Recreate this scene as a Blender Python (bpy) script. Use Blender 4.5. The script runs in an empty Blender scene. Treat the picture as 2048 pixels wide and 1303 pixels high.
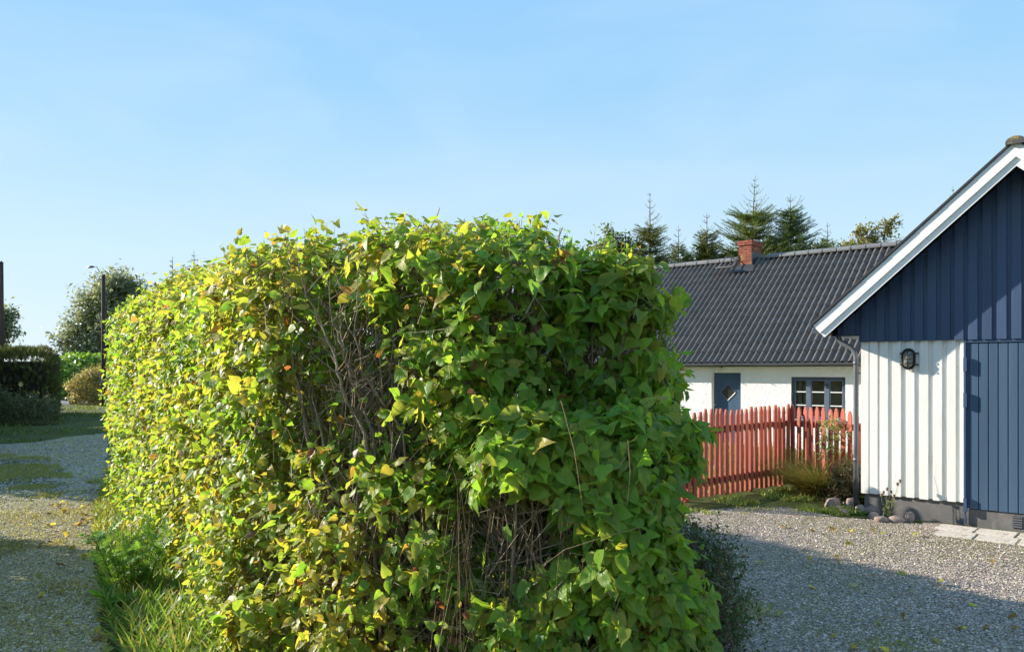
import bpy, math, random
import numpy as np
from mathutils import Vector, Matrix

# ------------------------------------------------------------------ camera, sky, sun
S = bpy.context.scene
COL = S.collection
F, CX, HY, EYE = 1536.0, 1024.0, 740.0, 1.95       # focal length in photo pixels, principal column, horizon row, eye height
cam = bpy.data.cameras.new('camera'); camo = bpy.data.objects.new('camera', cam); COL.objects.link(camo)
cam.sensor_width = 36.0; cam.lens = 27.0; cam.shift_y = (HY - 651.5) / 2048.0
cam.clip_start = 0.05; cam.clip_end = 3000.0
camo.location = (0, 0, EYE); camo.rotation_euler = (math.radians(90), 0, 0)
S.camera = camo

SUN_AZ, SUN_EL = math.radians(160.0), math.radians(21.3)   # azimuth from +X, counter-clockwise
sunv = Vector((math.cos(SUN_AZ) * math.cos(SUN_EL), math.sin(SUN_AZ) * math.cos(SUN_EL), math.sin(SUN_EL)))
w = bpy.data.worlds.new('World'); S.world = w; w.use_nodes = True
wn = w.node_tree.nodes; wl = w.node_tree.links
sky = wn.new('ShaderNodeTexSky'); sky.sky_type = 'NISHITA'; sky.sun_disc = False
sky.sun_elevation = SUN_EL; sky.sun_rotation = math.atan2(sunv.x, sunv.y)
sky.air_density = 1.0; sky.dust_density = 0.6; sky.ozone_density = 1.6; sky.altitude = 50
bg = wn['Background']; bg.inputs['Strength'].default_value = 0.092
# even, slightly hazy autumn sky: the sky texture blended with its own gradient by elevation
tc_ = wn.new('ShaderNodeTexCoord'); sp_ = wn.new('ShaderNodeSeparateXYZ'); wl.new(tc_.outputs['Generated'], sp_.inputs[0])
gr_ = wn.new('ShaderNodeValToRGB'); e_ = gr_.color_ramp.elements
e_[0].position = 0.0; e_[0].color = (2.75, 3.3, 3.6, 1); e_[1].position = .60; e_[1].color = (.98, 2.10, 3.60, 1)
q_ = e_.new(.16); q_.color = (2.2, 3.05, 3.62, 1); q_ = e_.new(.34); q_.color = (1.38, 2.50, 3.60, 1)
wl.new(sp_.outputs[2], gr_.inputs[0])
mx_ = wn.new('ShaderNodeMix'); mx_.data_type = 'RGBA'; mx_.inputs[0].default_value = .965; mx_.clamp_factor = True
wl.new(sky.outputs[0], mx_.inputs[6]); wl.new(gr_.outputs[0], mx_.inputs[7]); # faint wisps of high haze
mp_ = wn.new('ShaderNodeMapping'); mp_.inputs['Scale'].default_value = (1.6, 1.6, 5.0); wl.new(tc_.outputs['Generated'], mp_.inputs['Vector'])
wz_ = wn.new('ShaderNodeTexNoise'); wz_.inputs['Scale'].default_value = 1.5; wz_.inputs['Detail'].default_value = 4; wz_.inputs['Roughness'].default_value = .5; wz_.inputs['Distortion'].default_value = .6; wl.new(mp_.outputs[0], wz_.inputs['Vector'])
wr_ = wn.new('ShaderNodeMapRange'); wr_.inputs[1].default_value = .46; wr_.inputs[2].default_value = .78; wr_.inputs[3].default_value = 0; wr_.inputs[4].default_value = .30; wl.new(wz_.outputs['Fac'], wr_.inputs[0])
m2_ = wn.new('ShaderNodeMix'); m2_.data_type = 'RGBA'; wl.new(wr_.outputs[0], m2_.inputs[0]); wl.new(mx_.outputs[2], m2_.inputs[6]); m2_.inputs[7].default_value = (2.9, 3.4, 3.8, 1)
wl.new(m2_.outputs[2], bg.inputs['Color'])
sl = bpy.data.lights.new('sun', 'SUN'); slo = bpy.data.objects.new('sun', sl); COL.objects.link(slo)
sl.energy = 3.5; sl.angle = math.radians(0.5); sl.color = (1.0, 0.92, 0.79)
slo.rotation_euler = (-sunv).to_track_quat('-Z', 'Y').to_euler(); slo.location = (-20, 6, 12)
S.view_settings.view_transform = 'Standard'; S.view_settings.look = 'None'
S.view_settings.exposure = 1.58; S.view_settings.gamma = 1.0; S.view_settings.use_curve_mapping = False
S.render.engine = 'CYCLES'
S.cycles.use_denoising = True
S.cycles.max_bounces = 12; S.cycles.transparent_max_bounces = 12; S.cycles.transmission_bounces = 8
S.cycles.diffuse_bounces = 8

rng = np.random.default_rng(7)
random.seed(11)
UP = np.array([0., 0., 1.])

# ------------------------------------------------------------------ geometry helpers
def G(px, py):                      # pixel -> point on the flat ground
    Y = F * EYE / (py - HY); return np.array([(px - CX) / F * Y, Y, 0.0])
def P(px, py, Y):                   # pixel + known distance -> point
    return np.array([(px - CX) / F * Y, Y, EYE - (py - HY) * Y / F])

class MB:
    def __init__(s): s.v = []; s.f = []
    def add(s, vs, fs):
        o = len(s.v); s.v += [tuple(map(float, q)) for q in vs]; s.f += [tuple(i + o for i in q) for q in fs]; return s
    def box(s, x0, x1, y0, y1, z0, z1):
        return s.add([(x0,y0,z0),(x1,y0,z0),(x1,y1,z0),(x0,y1,z0),(x0,y0,z1),(x1,y0,z1),(x1,y1,z1),(x0,y1,z1)],
                     [(0,3,2,1),(4,5,6,7),(0,1,5,4),(1,2,6,5),(2,3,7,6),(3,0,4,7)])
    def prism_y(s, poly, y0, y1):   # polygon in xz (counter-clockwise seen from -y), extruded along y
        n = len(poly)
        return s.add([(x, y0, z) for x, z in poly] + [(x, y1, z) for x, z in poly],
                     [tuple(range(n)), tuple(range(2*n-1, n-1, -1))] + [(i, n+i, n+(i+1) % n, (i+1) % n) for i in range(n)])
    def prism_x(s, poly, x0, x1):   # polygon in yz
        n = len(poly)
        return s.add([(x0, y, z) for y, z in poly] + [(x1, y, z) for y, z in poly],
                     [tuple(range(n-1, -1, -1)), tuple(range(n, 2*n))] + [(i, (i+1) % n, n+(i+1) % n, n+i) for i in range(n)])
    def tube(s, pts, rad, sides=6, cap=True):
        pts = [np.array(p, float) for p in pts]; n = len(pts)
        if not hasattr(rad, '__len__'): rad = [rad] * n
        vs = []; ref = None
        for i, p in enumerate(pts):
            t = pts[min(i+1, n-1)] - pts[max(i-1, 0)]; t = t / (np.linalg.norm(t) + 1e-9)
            if ref is None:
                ref = np.array([1., 0, 0]) if abs(t[0]) < .8 else np.array([0, 1., 0])
            a = ref - t * ref.dot(t); a /= np.linalg.norm(a) + 1e-9; b = np.cross(t, a); ref = a
            for k in range(sides):
                an = 2 * math.pi * k / sides; vs.append(p + rad[i] * (math.cos(an) * a + math.sin(an) * b))
        fs = [(i*sides+k, i*sides+(k+1) % sides, (i+1)*sides+(k+1) % sides, (i+1)*sides+k) for i in range(n-1) for k in range(sides)]
        if cap: fs += [tuple(range(sides-1, -1, -1)), tuple(range((n-1)*sides, n*sides))]
        return s.add(vs, fs)
    def lathe(s, prof, c=(0, 0, 0), sides=20, cap=True):
        vs = [(c[0]+r*math.cos(2*math.pi*k/sides), c[1]+r*math.sin(2*math.pi*k/sides), c[2]+z) for r, z in prof for k in range(sides)]
        n = len(prof)
        fs = [(i*sides+k, i*sides+(k+1) % sides, (i+1)*sides+(k+1) % sides, (i+1)*sides+k) for i in range(n-1) for k in range(sides)]
        if cap: fs += [tuple(range(sides-1, -1, -1)), tuple(range((n-1)*sides, n*sides))]
        return s.add(vs, fs)
    def mesh(s, name, m=None, smooth=False):
        me = bpy.data.meshes.new(name); me.from_pydata(s.v, [], s.f); me.update()
        if smooth:
            me.polygons.foreach_set('use_smooth', [True] * len(me.polygons))
        if m: me.materials.append(m)
        return me
    def build(s, name, m, parent=None, smooth=False, bevel=0):
        o = link(name, s.mesh(name, m, smooth), parent)
        if bevel:
            b = o.modifiers.new('bevel', 'BEVEL'); b.width = bevel; b.segments = 2; b.limit_method = 'ANGLE'
        return o

def link(name, me, parent=None):
    o = bpy.data.objects.new(name, me); COL.objects.link(o)
    if parent: o.parent = parent
    return o
def tag(o, label=None, cat=None, group=None, kind=None):
    if label: o['label'] = label
    if cat: o['category'] = cat
    if group: o['group'] = group
    if kind: o['kind'] = kind
    return o
def thing(name, loc, label, cat, rz=0, group=None):
    o = bpy.data.objects.new(name, None); COL.objects.link(o); o.empty_display_size = .2
    o.location = tuple(float(q) for q in loc); o.rotation_euler = (0, 0, rz)
    return tag(o, label, cat, group)
def nrm(a):
    return a / (np.linalg.norm(a, axis=-1, keepdims=True) + 1e-9)

# value noise on a hashed lattice
_h = np.random.default_rng(3).random(4096)
def vnoise(p, scale=1.0, seed=0):
    q = np.asarray(p, float) * scale + seed * 17.31 + 1000.0
    i = np.floor(q).astype(np.int64); f = q - i; f = f * f * (3 - 2 * f); out = 0
    for dx in (0, 1):
        for dy in (0, 1):
            for dz in (0, 1):
                hsh = ((i[..., 0]+dx) * 374761 + (i[..., 1]+dy) * 668265 + (i[..., 2]+dz) * 962287)
                hsh = (hsh ^ (hsh >> 7)) % 4096
                wgt = (f[..., 0] if dx else 1-f[..., 0]) * (f[..., 1] if dy else 1-f[..., 1]) * (f[..., 2] if dz else 1-f[..., 2])
                out = out + _h[hsh] * wgt
    return out * 2 - 1

def np_mesh(name, V, T, mat, tint=None, uv=None, smooth=True):
    me = bpy.data.meshes.new(name)
    me.vertices.add(len(V)); me.vertices.foreach_set('co', np.ascontiguousarray(V, np.float32).ravel())
    nf = len(T); me.loops.add(nf * 3); me.loops.foreach_set('vertex_index', np.ascontiguousarray(T, np.int32).ravel())
    me.polygons.add(nf); me.polygons.foreach_set('loop_start', np.arange(0, nf * 3, 3, dtype=np.int32))
    if smooth: me.polygons.foreach_set('use_smooth', np.ones(nf, bool))
    me.update(calc_edges=True)
    if uv is not None:
        l = me.uv_layers.new(name='uv'); l.data.foreach_set('uv', np.ascontiguousarray(uv[np.asarray(T).ravel()], np.float32).ravel())
    if tint is not None:
        c = me.color_attributes.new('tint', 'FLOAT_COLOR', 'POINT'); c.data.foreach_set('color', np.ascontiguousarray(tint, np.float32).ravel())
    if mat: me.materials.append(mat)
    return me
def instances(name, tmpl, pos, X, Y, Z, tint, mat, parent=None, smooth=True):
    """one mesh out of many copies of a template (verts, tris, uv); X, Y, Z are scaled axes"""
    tv, tt, tuv = tmpl; n, k = len(pos), len(tv)
    V = pos[:, None, :] + tv[None, :, 0:1] * X[:, None, :] + tv[None, :, 1:2] * Y[:, None, :] + tv[None, :, 2:3] * Z[:, None, :]
    T = (tt[None] + (np.arange(n) * k)[:, None, None]).reshape(-1, 3)
    uv = np.tile(tuv, (n, 1)) if tuv is not None else None
    if tint.shape[1] == 3: tint = np.concatenate([tint, rng.random((n, 1))], 1)
    return V.reshape(-1, 3), T, np.repeat(tint, k, 0), uv
def merge(lst):
    V, T, C, U = [], [], [], []; o = 0
    for v, t, c, u in lst:
        V.append(v); T.append(t + o); C.append(c); U.append(u if u is not None else np.zeros((len(v), 2))); o += len(v)
    return np.concatenate(V), np.concatenate(T), np.concatenate(C), np.concatenate(U)
def build_inst(name, lst, mat, parent=None, kind=None, smooth=True):
    V, T, C, U = merge(lst)
    if parent is not None:
        V = V - np.array(parent.location)[None]
    o = link(name, np_mesh(name, V, T, mat, C, U, smooth), parent)
    if kind: o['kind'] = kind
    return o
def frame(Y, Nn):                   # orthonormal axes: Y along, Z near Nn
    Y = nrm(Y); Z = nrm(Nn - Y * (Nn * Y).sum(-1, keepdims=True)); X = np.cross(Y, Z); return X, Y, Z

# templates -----------------------------------------------------------
def heart_leaf(fold=.22, curl=.28, wide=.40, seed=0, fine=False):
    if fine:
        my = [0.0, .18, .36, .54, .72, .88, 1.05]
        side = [(.30*wide, -.09), (.80*wide, -.05), (1.0*wide, .14), (.98*wide, .34), (.80*wide, .54), (.50*wide, .74), (.18*wide, .91)]
    else:
        my = [0.0, .2, .42, .64, .84, 1.05]
        side = [(.52*wide, -.10), (.97*wide, .08), (.96*wide, .34), (.72*wide, .60), (.30*wide, .84)]
    nm, ns = len(my), len(side); vs = [(0, y) for y in my]
    for sg in (-1, 1): vs += [(sg*x, y) for x, y in side]
    v = np.array([(x, y, fold*abs(x) - curl*max(y, 0)**2 + .05*math.sin(9*y + 3*x + seed)) for x, y in vs])
    t = []
    for o, fl in ((nm, 0), (nm+ns, 1)):
        q = []
        i = j = 0; q.append((0, o, o+1)); j = 1
        while j < ns-1 or i < nm-2:
            if i < nm-2 and (j >= ns-1 or my[i+1] <= side[min(j, ns-1)][1] + .05): q.append((i, o+j, i+1)); i += 1
            else: q.append((i, o+j, o+j+1)); j += 1
        q.append((nm-2, o+ns-1, nm-1))
        t += [(a, b, c) if fl else (a, c, b) for a, b, c in q]
    uv = np.array([(.5 + x, y) for x, y in vs])
    return v, np.array(t), uv
def simple_leaf(wide=.3, curl=.2, fold=.15):
    v = np.array([(0,0,0),(-wide,.45,fold*wide-curl*.2),(wide,.45,fold*wide-curl*.2),(0,.5,-curl*.25),(0,1,-curl)], float)
    t = np.array([(0,3,1),(0,2,3),(1,3,4),(3,2,4)]); uv = np.array([(.5+x, y) for x, y, _ in v])
    return v, t, uv
def blade(w=.5, bend=.35):
    v = np.array([(-w,0,0),(w,0,0),(-w*.8,.4,bend*.16),(w*.8,.4,bend*.16),(-w*.45,.75,bend*.56),(w*.45,.75,bend*.56),(0,1,bend)], float)
    t = np.array([(0,1,3),(0,3,2),(2,3,5),(2,5,4),(4,5,6)]); return v, t, np.array([(.5+x, y) for x, y, _ in v])
def stick(sides=3, taper=.6):
    v = []; t = []
    for k in range(sides):
        a = 2*math.pi*k/sides; v += [(math.cos(a), 0, math.sin(a)), (taper*math.cos(a), 1, taper*math.sin(a))]
    for k in range(sides):
        a, b = 2*k, 2*((k+1) % sides); t += [(a, a+1, b+1), (a, b+1, b)]
    return np.array(v, float), np.array(t), np.array([(.5, q[1]) for q in v], float)
def spray(n=7, ang=50, ln=.32, wd=.05, z=.0):         # feather of narrow leaflets along y
    v = [(0,0,0)]; t = []; 
    def tri(a, b, c):
        o = len(v); v.extend([a, b, c]); t.append((o, o+1, o+2))
    tri((-.015,0,0), (.015,0,0), (0,1,0))
    for k in range(n):
        y = .08 + .86*k/n; l = ln*(1-.55*k/n)
        for sg in (-1, 1):
            dx, dy = sg*math.sin(math.radians(ang))*l, math.cos(math.radians(ang))*l
            tri((0, y-wd, 0), (0, y+wd, 0), (dx, y+dy, z*((k % 2)*2-1)))
    v = np.array(v, float); return v, np.array(t), np.stack([v[:, 0]+.5, v[:, 1]], 1)
def pebble(seed):
    r = np.random.default_rng(seed)
    v = np.array([(1,0,0),(-1,0,0),(0,1,0),(0,-1,0),(0,0,1),(0,0,-1)], float) * (1 + r.uniform(-.3, .3, (6, 1))) + r.uniform(-.22, .22, (6, 3))
    t = np.array([(0,2,4),(2,1,4),(1,3,4),(3,0,4),(2,0,5),(1,2,5),(3,1,5),(0,3,5)]); return v, t, None
def chip(seed):                     # crushed stone lying in the ground: only its upper faces
    v, t, u = pebble(seed); return v[:5], t[:4], None
def short_blade(w=1, bend=.5):
    v = np.array([(-w,0,0),(w,0,0),(-w*.7,.55,bend*.3),(w*.7,.55,bend*.3),(0,1,bend)], float)
    return v, np.array([(0,1,3),(0,3,2),(2,3,4)]), np.array([(.5+x, y) for x, y, _ in v])
STICK = stick(); STICK4 = stick(4, .75)
_hp = [(.22, .28, .40, 1), (.35, .45, .38, 2), (.08, .12, .43, 3), (.55, .2, .34, 4), (.15, .75, .37, 5), (-.25, .35, .41, 6)]
HEARTS = [heart_leaf(*q) for q in _hp]; HEARTSF = [heart_leaf(*q, fine=True) for q in _hp]
def heart_lo(fold, curl, wide, seed):
    vs = [(0, 0), (0, .45), (0, 1.05), (-.7*wide, -.06), (-wide, .28), (-.5*wide, .72), (.7*wide, -.06), (wide, .28), (.5*wide, .72)]
    v = np.array([(x, y, fold*abs(x) - curl*max(y, 0)**2) for x, y in vs]); t = [(0, 4, 3), (0, 1, 4), (1, 5, 4), (1, 2, 5), (0, 6, 7), (0, 7, 1), (1, 7, 8), (1, 8, 2)]
    return v, np.array(t), np.array([(.5+x, y) for x, y in vs])
HEARTSL = [heart_lo(*q) for q in _hp]

def sticks(A, B, r, tint):
    d = B - A; L = np.linalg.norm(d, axis=1, keepdims=True); Y = d
    X, Yn, Z = frame(d, np.tile([[.31, .52, .79]], (len(A), 1)))
    r = np.broadcast_to(np.asarray(r, float).reshape(-1, 1), (len(A), 1))
    return instances('', STICK, A, X * r, Y, Z * r, tint, None)

# ------------------------------------------------------------------ materials
def nt(name):
    m = bpy.data.materials.new(name); m.use_nodes = True
    return m, m.node_tree.nodes, m.node_tree.links, m.node_tree.nodes['Principled BSDF']
def rgb(c): return (c[0], c[1], c[2], 1.0)
def ramp(n, stops):
    r = n.new('ShaderNodeValToRGB'); e = r.color_ramp.elements
    while len(e) > 1: e.remove(e[-1])
    e[0].position = stops[0][0]; e[0].color = rgb(stops[0][1])
    for p, c in stops[1:]:
        q = e.new(p); q.color = rgb(c)
    return r
def noise(n, l, co, scale, detail=5, rough=.6, dist=0.0):
    t = n.new('ShaderNodeTexNoise'); t.inputs['Scale'].default_value = scale; t.inputs['Detail'].default_value = detail
    t.inputs['Roughness'].default_value = rough; t.inputs['Distortion'].default_value = dist
    if co is not None: l.new(co, t.inputs['Vector'])
    return t
def coords(n, l, kind='Object', stretch=(1, 1, 1)):
    if kind == 'World': src = n.new('ShaderNodeNewGeometry').outputs['Position']
    else: src = n.new('ShaderNodeTexCoord').outputs[kind]
    m = n.new('ShaderNodeMapping'); m.inputs['Scale'].default_value = stretch; l.new(src, m.inputs['Vector'])
    return m.outputs[0]
def mixc(n, l, fac, a, b, mode='MIX'):
    m = n.new('ShaderNodeMix'); m.data_type = 'RGBA'; m.blend_type = mode
    for sock, v in ((m.inputs[0], fac), (m.inputs[6], a), (m.inputs[7], b)):
        if isinstance(v, (int, float)): sock.default_value = v
        elif isinstance(v, tuple): sock.default_value = rgb(v)
        else: l.new(v, sock)
    return m.outputs[2]
def mat(name, c1, c2=None, scale=6, rough=.6, bump=.0, bscale=60, stretch=(1, 1, 1), spec=.4, vary=.12, metallic=0, spots=None, kind='Object'):
    m, n, l, b = nt(name); co = coords(n, l, kind, stretch)
    c2 = c2 or tuple(q * .75 for q in c1)
    t = noise(n, l, co, scale); r = ramp(n, [(.32, c2), (.68, c1)]); l.new(t.outputs['Fac'], r.inputs[0]); col = r.outputs[0]
    if spots:
        sc, lo, hi, sp = spots
        t2 = noise(n, l, co, sc, 7, .65); r2 = ramp(n, [(lo, (0, 0, 0)), (hi, (1, 1, 1))]); l.new(t2.outputs['Fac'], r2.inputs[0])
        col = mixc(n, l, r2.outputs[0], col, sp)
    if vary:
        oi = n.new('ShaderNodeObjectInfo'); mr = n.new('ShaderNodeMapRange'); mr.inputs[3].default_value = 1 - vary; mr.inputs[4].default_value = 1 + vary
        l.new(oi.outputs['Random'], mr.inputs[0]); col = mixc(n, l, 1.0, col, mr.outputs[0], 'MULTIPLY')
    l.new(col, b.inputs['Base Color'])
    b.inputs['Roughness'].default_value = rough; b.inputs['Specular IOR Level'].default_value = spec; b.inputs['Metallic'].default_value = metallic
    if bump:
        t3 = noise(n, l, co, bscale, 6, .6); bp = n.new('ShaderNodeBump'); bp.inputs['Strength'].default_value = 1.0; bp.inputs['Distance'].default_value = bump
        l.new(t3.outputs['Fac'], bp.inputs['Height']); l.new(bp.outputs[0], b.inputs['Normal'])
    return m
def leaf_mat(name, rough=.34, trans=.38, tcol=1.5, veins=True, spec=.5, blotch=True):
    m, n, l, b = nt(name); out = n['Material Output']
    at = n.new('ShaderNodeAttribute'); at.attribute_name = 'tint'; col = at.outputs['Color']
    uv = n.new('ShaderNodeUVMap')
    co = coords(n, l, 'Object'); t = noise(n, l, co, 30, 3); r = ramp(n, [(.3, (.78, .78, .78)), (.7, (1.16, 1.16, 1.1))]); l.new(t.outputs['Fac'], r.inputs[0])
    col = mixc(n, l, 1.0, col, r.outputs[0], 'MULTIPLY')
    if blotch:                                   # yellowed and browned margins on some leaves
        t2 = noise(n, l, co, 42, 4, .65); ad = n.new('ShaderNodeMath'); ad.operation = 'MULTIPLY_ADD'; l.new(at.outputs['Alpha'], ad.inputs[0]); ad.inputs[1].default_value = .30; l.new(t2.outputs['Fac'], ad.inputs[2])
        r2 = ramp(n, [(.83, (0, 0, 0)), (.91, (1, 1, 1))]); l.new(ad.outputs[0], r2.inputs[0])
        col = mixc(n, l, r2.outputs[0], col, (.16, .085, .022))
    if veins:
        mgx = n.new('ShaderNodeSeparateXYZ'); l.new(uv.outputs[0], mgx.inputs[0]); m0 = n.new('ShaderNodeMath'); m0.operation = 'SUBTRACT'; l.new(mgx.outputs[0], m0.inputs[0]); m0.inputs[1].default_value = .5
        m1 = n.new('ShaderNodeMath'); m1.operation = 'ABSOLUTE'; l.new(m0.outputs[0], m1.inputs[0])
        m2 = n.new('ShaderNodeMath'); m2.operation = 'MULTIPLY_ADD'; l.new(t.outputs['Fac'], m2.inputs[0]); m2.inputs[1].default_value = .45; l.new(m1.outputs[0], m2.inputs[2])
        m3 = n.new('ShaderNodeMath'); m3.operation = 'MULTIPLY_ADD'; l.new(at.outputs['Alpha'], m3.inputs[0]); m3.inputs[1].default_value = .42; l.new(m2.outputs[0], m3.inputs[2])
        mgr = ramp(n, [(.58, (0, 0, 0)), (.88, (.75, .75, .75))]); l.new(m3.outputs[0], mgr.inputs[0])
        yl = mixc(n, l, .6, col, (.36, .34, .06)); col = mixc(n, l, mgr.outputs[0], col, yl)
        sx = n.new('ShaderNodeSeparateXYZ'); l.new(uv.outputs[0], sx.inputs[0])
        a = n.new('ShaderNodeMath'); a.operation = 'SUBTRACT'; l.new(sx.outputs[0], a.inputs[0]); a.inputs[1].default_value = .5
        ab = n.new('ShaderNodeMath'); ab.operation = 'ABSOLUTE'; l.new(a.outputs[0], ab.inputs[0])
        v1 = ramp(n, [(0.0, (1, 1, 1)), (.03, (0, 0, 0))]); l.new(ab.outputs[0], v1.inputs[0])
        k = n.new('ShaderNodeMath'); k.operation = 'MULTIPLY_ADD'; l.new(ab.outputs[0], k.inputs[0]); k.inputs[1].default_value = -.9; l.new(sx.outputs[1], k.inputs[2])
        s_ = n.new('ShaderNodeMath'); s_.operation = 'MULTIPLY'; l.new(k.outputs[0], s_.inputs[0]); s_.inputs[1].default_value = 42
        si = n.new('ShaderNodeMath'); si.operation = 'SINE'; l.new(s_.outputs[0], si.inputs[0])
        v2 = ramp(n, [(.80, (0, 0, 0)), (.98, (.55, .55, .55))]); l.new(si.outputs[0], v2.inputs[0])
        vv = n.new('ShaderNodeMath'); vv.operation = 'MAXIMUM'; l.new(v1.outputs[0], vv.inputs[0]); l.new(v2.outputs[0], vv.inputs[1])
        f = n.new('ShaderNodeMath'); f.operation = 'MULTIPLY'; l.new(vv.outputs[0], f.inputs[0]); f.inputs[1].default_value = .42
        lt = mixc(n, l, 1.0, col, (1.7, 1.6, 1.5), 'MULTIPLY'); col = mixc(n, l, f.outputs[0], col, lt)
        bp = n.new('ShaderNodeBump'); bp.inputs['Distance'].default_value = .0012; bp.invert = True; l.new(vv.outputs[0], bp.inputs['Height']); l.new(bp.outputs[0], b.inputs['Normal'])
    l.new(col, b.inputs['Base Color']); b.inputs['Roughness'].default_value = rough; b.inputs['Specular IOR Level'].default_value = spec
    tr = n.new('ShaderNodeBsdfTranslucent'); tc = mixc(n, l, 1.0, col, (tcol*1.05, tcol, tcol*.55), 'MULTIPLY'); l.new(tc, tr.inputs[0])
    mx = n.new('ShaderNodeMixShader'); mx.inputs[0].default_value = trans; l.new(b.outputs[0], mx.inputs[1]); l.new(tr.outputs[0], mx.inputs[2])
    l.new(mx.outputs[0], out.inputs['Surface'])
    return m
def tint_mat(name, rough=.8, spec=.3, bump=0, bscale=300):
    m, n, l, b = nt(name); at = n.new('ShaderNodeAttribute'); at.attribute_name = 'tint'
    co = coords(n, l); t = noise(n, l, co, 45, 4); r = ramp(n, [(.3, (.7, .7, .7)), (.7, (1.2, 1.2, 1.2))]); l.new(t.outputs['Fac'], r.inputs[0])
    l.new(mixc(n, l, 1.0, at.outputs['Color'], r.outputs[0], 'MULTIPLY'), b.inputs['Base Color'])
    b.inputs['Roughness'].default_value = rough; b.inputs['Specular IOR Level'].default_value = spec
    if bump:
        t3 = noise(n, l, co, bscale, 4); bp = n.new('ShaderNodeBump'); bp.inputs['Distance'].default_value = bump; l.new(t3.outputs['Fac'], bp.inputs['Height']); l.new(bp.outputs[0], b.inputs['Normal'])
    return m
def ground_mat(name, base, kind, moss=(.70, .92, (.21, .195, .075))):
    m, n, l, b = nt(name); co = coords(n, l)
    big = noise(n, l, co, .55, 6, .6); fine = noise(n, l, co, 9, 6, .7)
    if kind == 'gravel':
        vo = n.new('ShaderNodeTexVoronoi'); vo.inputs['Scale'].default_value = 62; l.new(co, vo.inputs['Vector'])
        hs = n.new('ShaderNodeSeparateColor'); l.new(vo.outputs['Color'], hs.inputs[0])
        r = ramp(n, base); l.new(hs.outputs[0], r.inputs[0]); col = r.outputs[0]
        edge = ramp(n, [(.0, (1, 1, 1)), (.55, (.95, .95, .95)), (.9, (.35, .33, .3))]); 
        mu = n.new('ShaderNodeMath'); mu.operation = 'MULTIPLY'; l.new(vo.outputs['Distance'], mu.inputs[0]); mu.inputs[1].default_value = 1.2
        l.new(mu.outputs[0], edge.inputs[0]); col = mixc(n, l, 1.0, col, edge.outputs[0], 'MULTIPLY'); mid_ = noise(n, l, co, 3.2, 7, .7); mdr = ramp(n, [(.32, (.62, .60, .57)), (.55, (1.0, 1.0, 1.0)), (.72, (1.18, 1.16, 1.12))]); l.new(mid_.outputs['Fac'], mdr.inputs[0]); col = mixc(n, l, 1.0, col, mdr.outputs[0], 'MULTIPLY')
        su = n.new('ShaderNodeMath'); su.operation = 'ADD'; l.new(big.outputs['Fac'], su.inputs[0])
        ff = n.new('ShaderNodeMath'); ff.operation = 'MULTIPLY'; l.new(fine.outputs['Fac'], ff.inputs[0]); ff.inputs[1].default_value = .55; l.new(ff.outputs[0], su.inputs[1])
        mr = ramp(n, [(moss[0], (0, 0, 0)), (moss[1], (.85, .85, .85))]); l.new(su.outputs[0], mr.inputs[0])
        mvar = ramp(n, [(.3, tuple(q*.45 for q in moss[2])), (.5, moss[2]), (.72, tuple(min(1, q*1.5) for q in moss[2]))]); f3 = noise(n, l, co, 34, 6, .75); l.new(f3.outputs['Fac'], mvar.inputs[0]); col = mixc(n, l, mr.outputs[0], col, mvar.outputs[0])
        bp = n.new('ShaderNodeBump'); bp.inputs['Distance'].default_value = .012; bp.invert = True; l.new(vo.outputs['Distance'], bp.inputs['Height'])
    else:
        r = ramp(n, base); l.new(fine.outputs['Fac'], r.inputs[0]); r2 = ramp(n, [(.35, (.75, .75, .75)), (.65, (1.2, 1.2, 1.1))]); l.new(big.outputs['Fac'], r2.inputs[0])
        col = mixc(n, l, 1.0, r.outputs[0], r2.outputs[0], 'MULTIPLY')
        f2 = noise(n, l, co, 60, 5, .7); bp = n.new('ShaderNodeBump'); bp.inputs['Distance'].default_value = .02; l.new(f2.outputs['Fac'], bp.inputs['Height'])
    l.new(col, b.inputs['Base Color']); l.new(bp.outputs[0], b.inputs['Normal']); b.inputs['Roughness'].default_value = .9; b.inputs['Specular IOR Level'].default_value = .15
    return m

M_LILAC = leaf_mat('lilac_leaf', .41, .50, 2.1, spec=.30)
M_SMALL = leaf_mat('small_leaf', .42, .35, 1.5, veins=False, blotch=False)
M_NEEDLE = leaf_mat('needle_foliage', .55, .18, 1.3, veins=False, blotch=False, spec=.3)
M_GRASS = leaf_mat('grass_blade', .5, .40, 1.5, veins=False, blotch=False, spec=.35)
M_TWIG = tint_mat('twig_bark', .85, .2, .002, 220)
M_STONE = tint_mat('gravel_stone', .85, .25)
M_BARK = mat('bark', (.16, .115, .08), (.06, .045, .035), 14, .9, .01, 40, (1, 1, .25))
M_WHITE = mat('white_paint', (.81, .80, .77), (.70, .685, .64), 7, .55, .0022, 60, (1, 1, .10), .35, .05, spots=(22, .63, .74, (.52, .49, .42)))
M_TRIM = mat('white_trim', (.82, .82, .81), (.74, .74, .73), 6, .45, .0008, 70, (.3, .3, .3), .4, .02)
M_BLUE = mat('blue_paint', (.044, .078, .152), (.033, .060, .122), 5, .5, .0014, 55, (1, 1, .10), .4, .07, spots=(30, .69, .78, (.09, .12, .17)))
M_DOORB = mat('door_blue_paint', (.056, .102, .165), (.042, .080, .135), 5, .48, .0014, 55, (1, 1, .10), .4, .06, spots=(30, .70, .78, (.12, .16, .2)))
M_CONC = mat('concrete', (.155, .145, .14), (.10, .095, .094), 5, .85, .003, 70, spots=(12, .58, .72, (.22, .20, .17)))
M_ZINC = mat('grey_metal', (.15, .16, .175), (.11, .115, .13), 5, .42, 0, 50, spec=.5, metallic=.35)
M_BLACK = mat('black_metal', (.018, .018, .018), (.03, .028, .025), 12, .45, .0006, 90)
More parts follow.
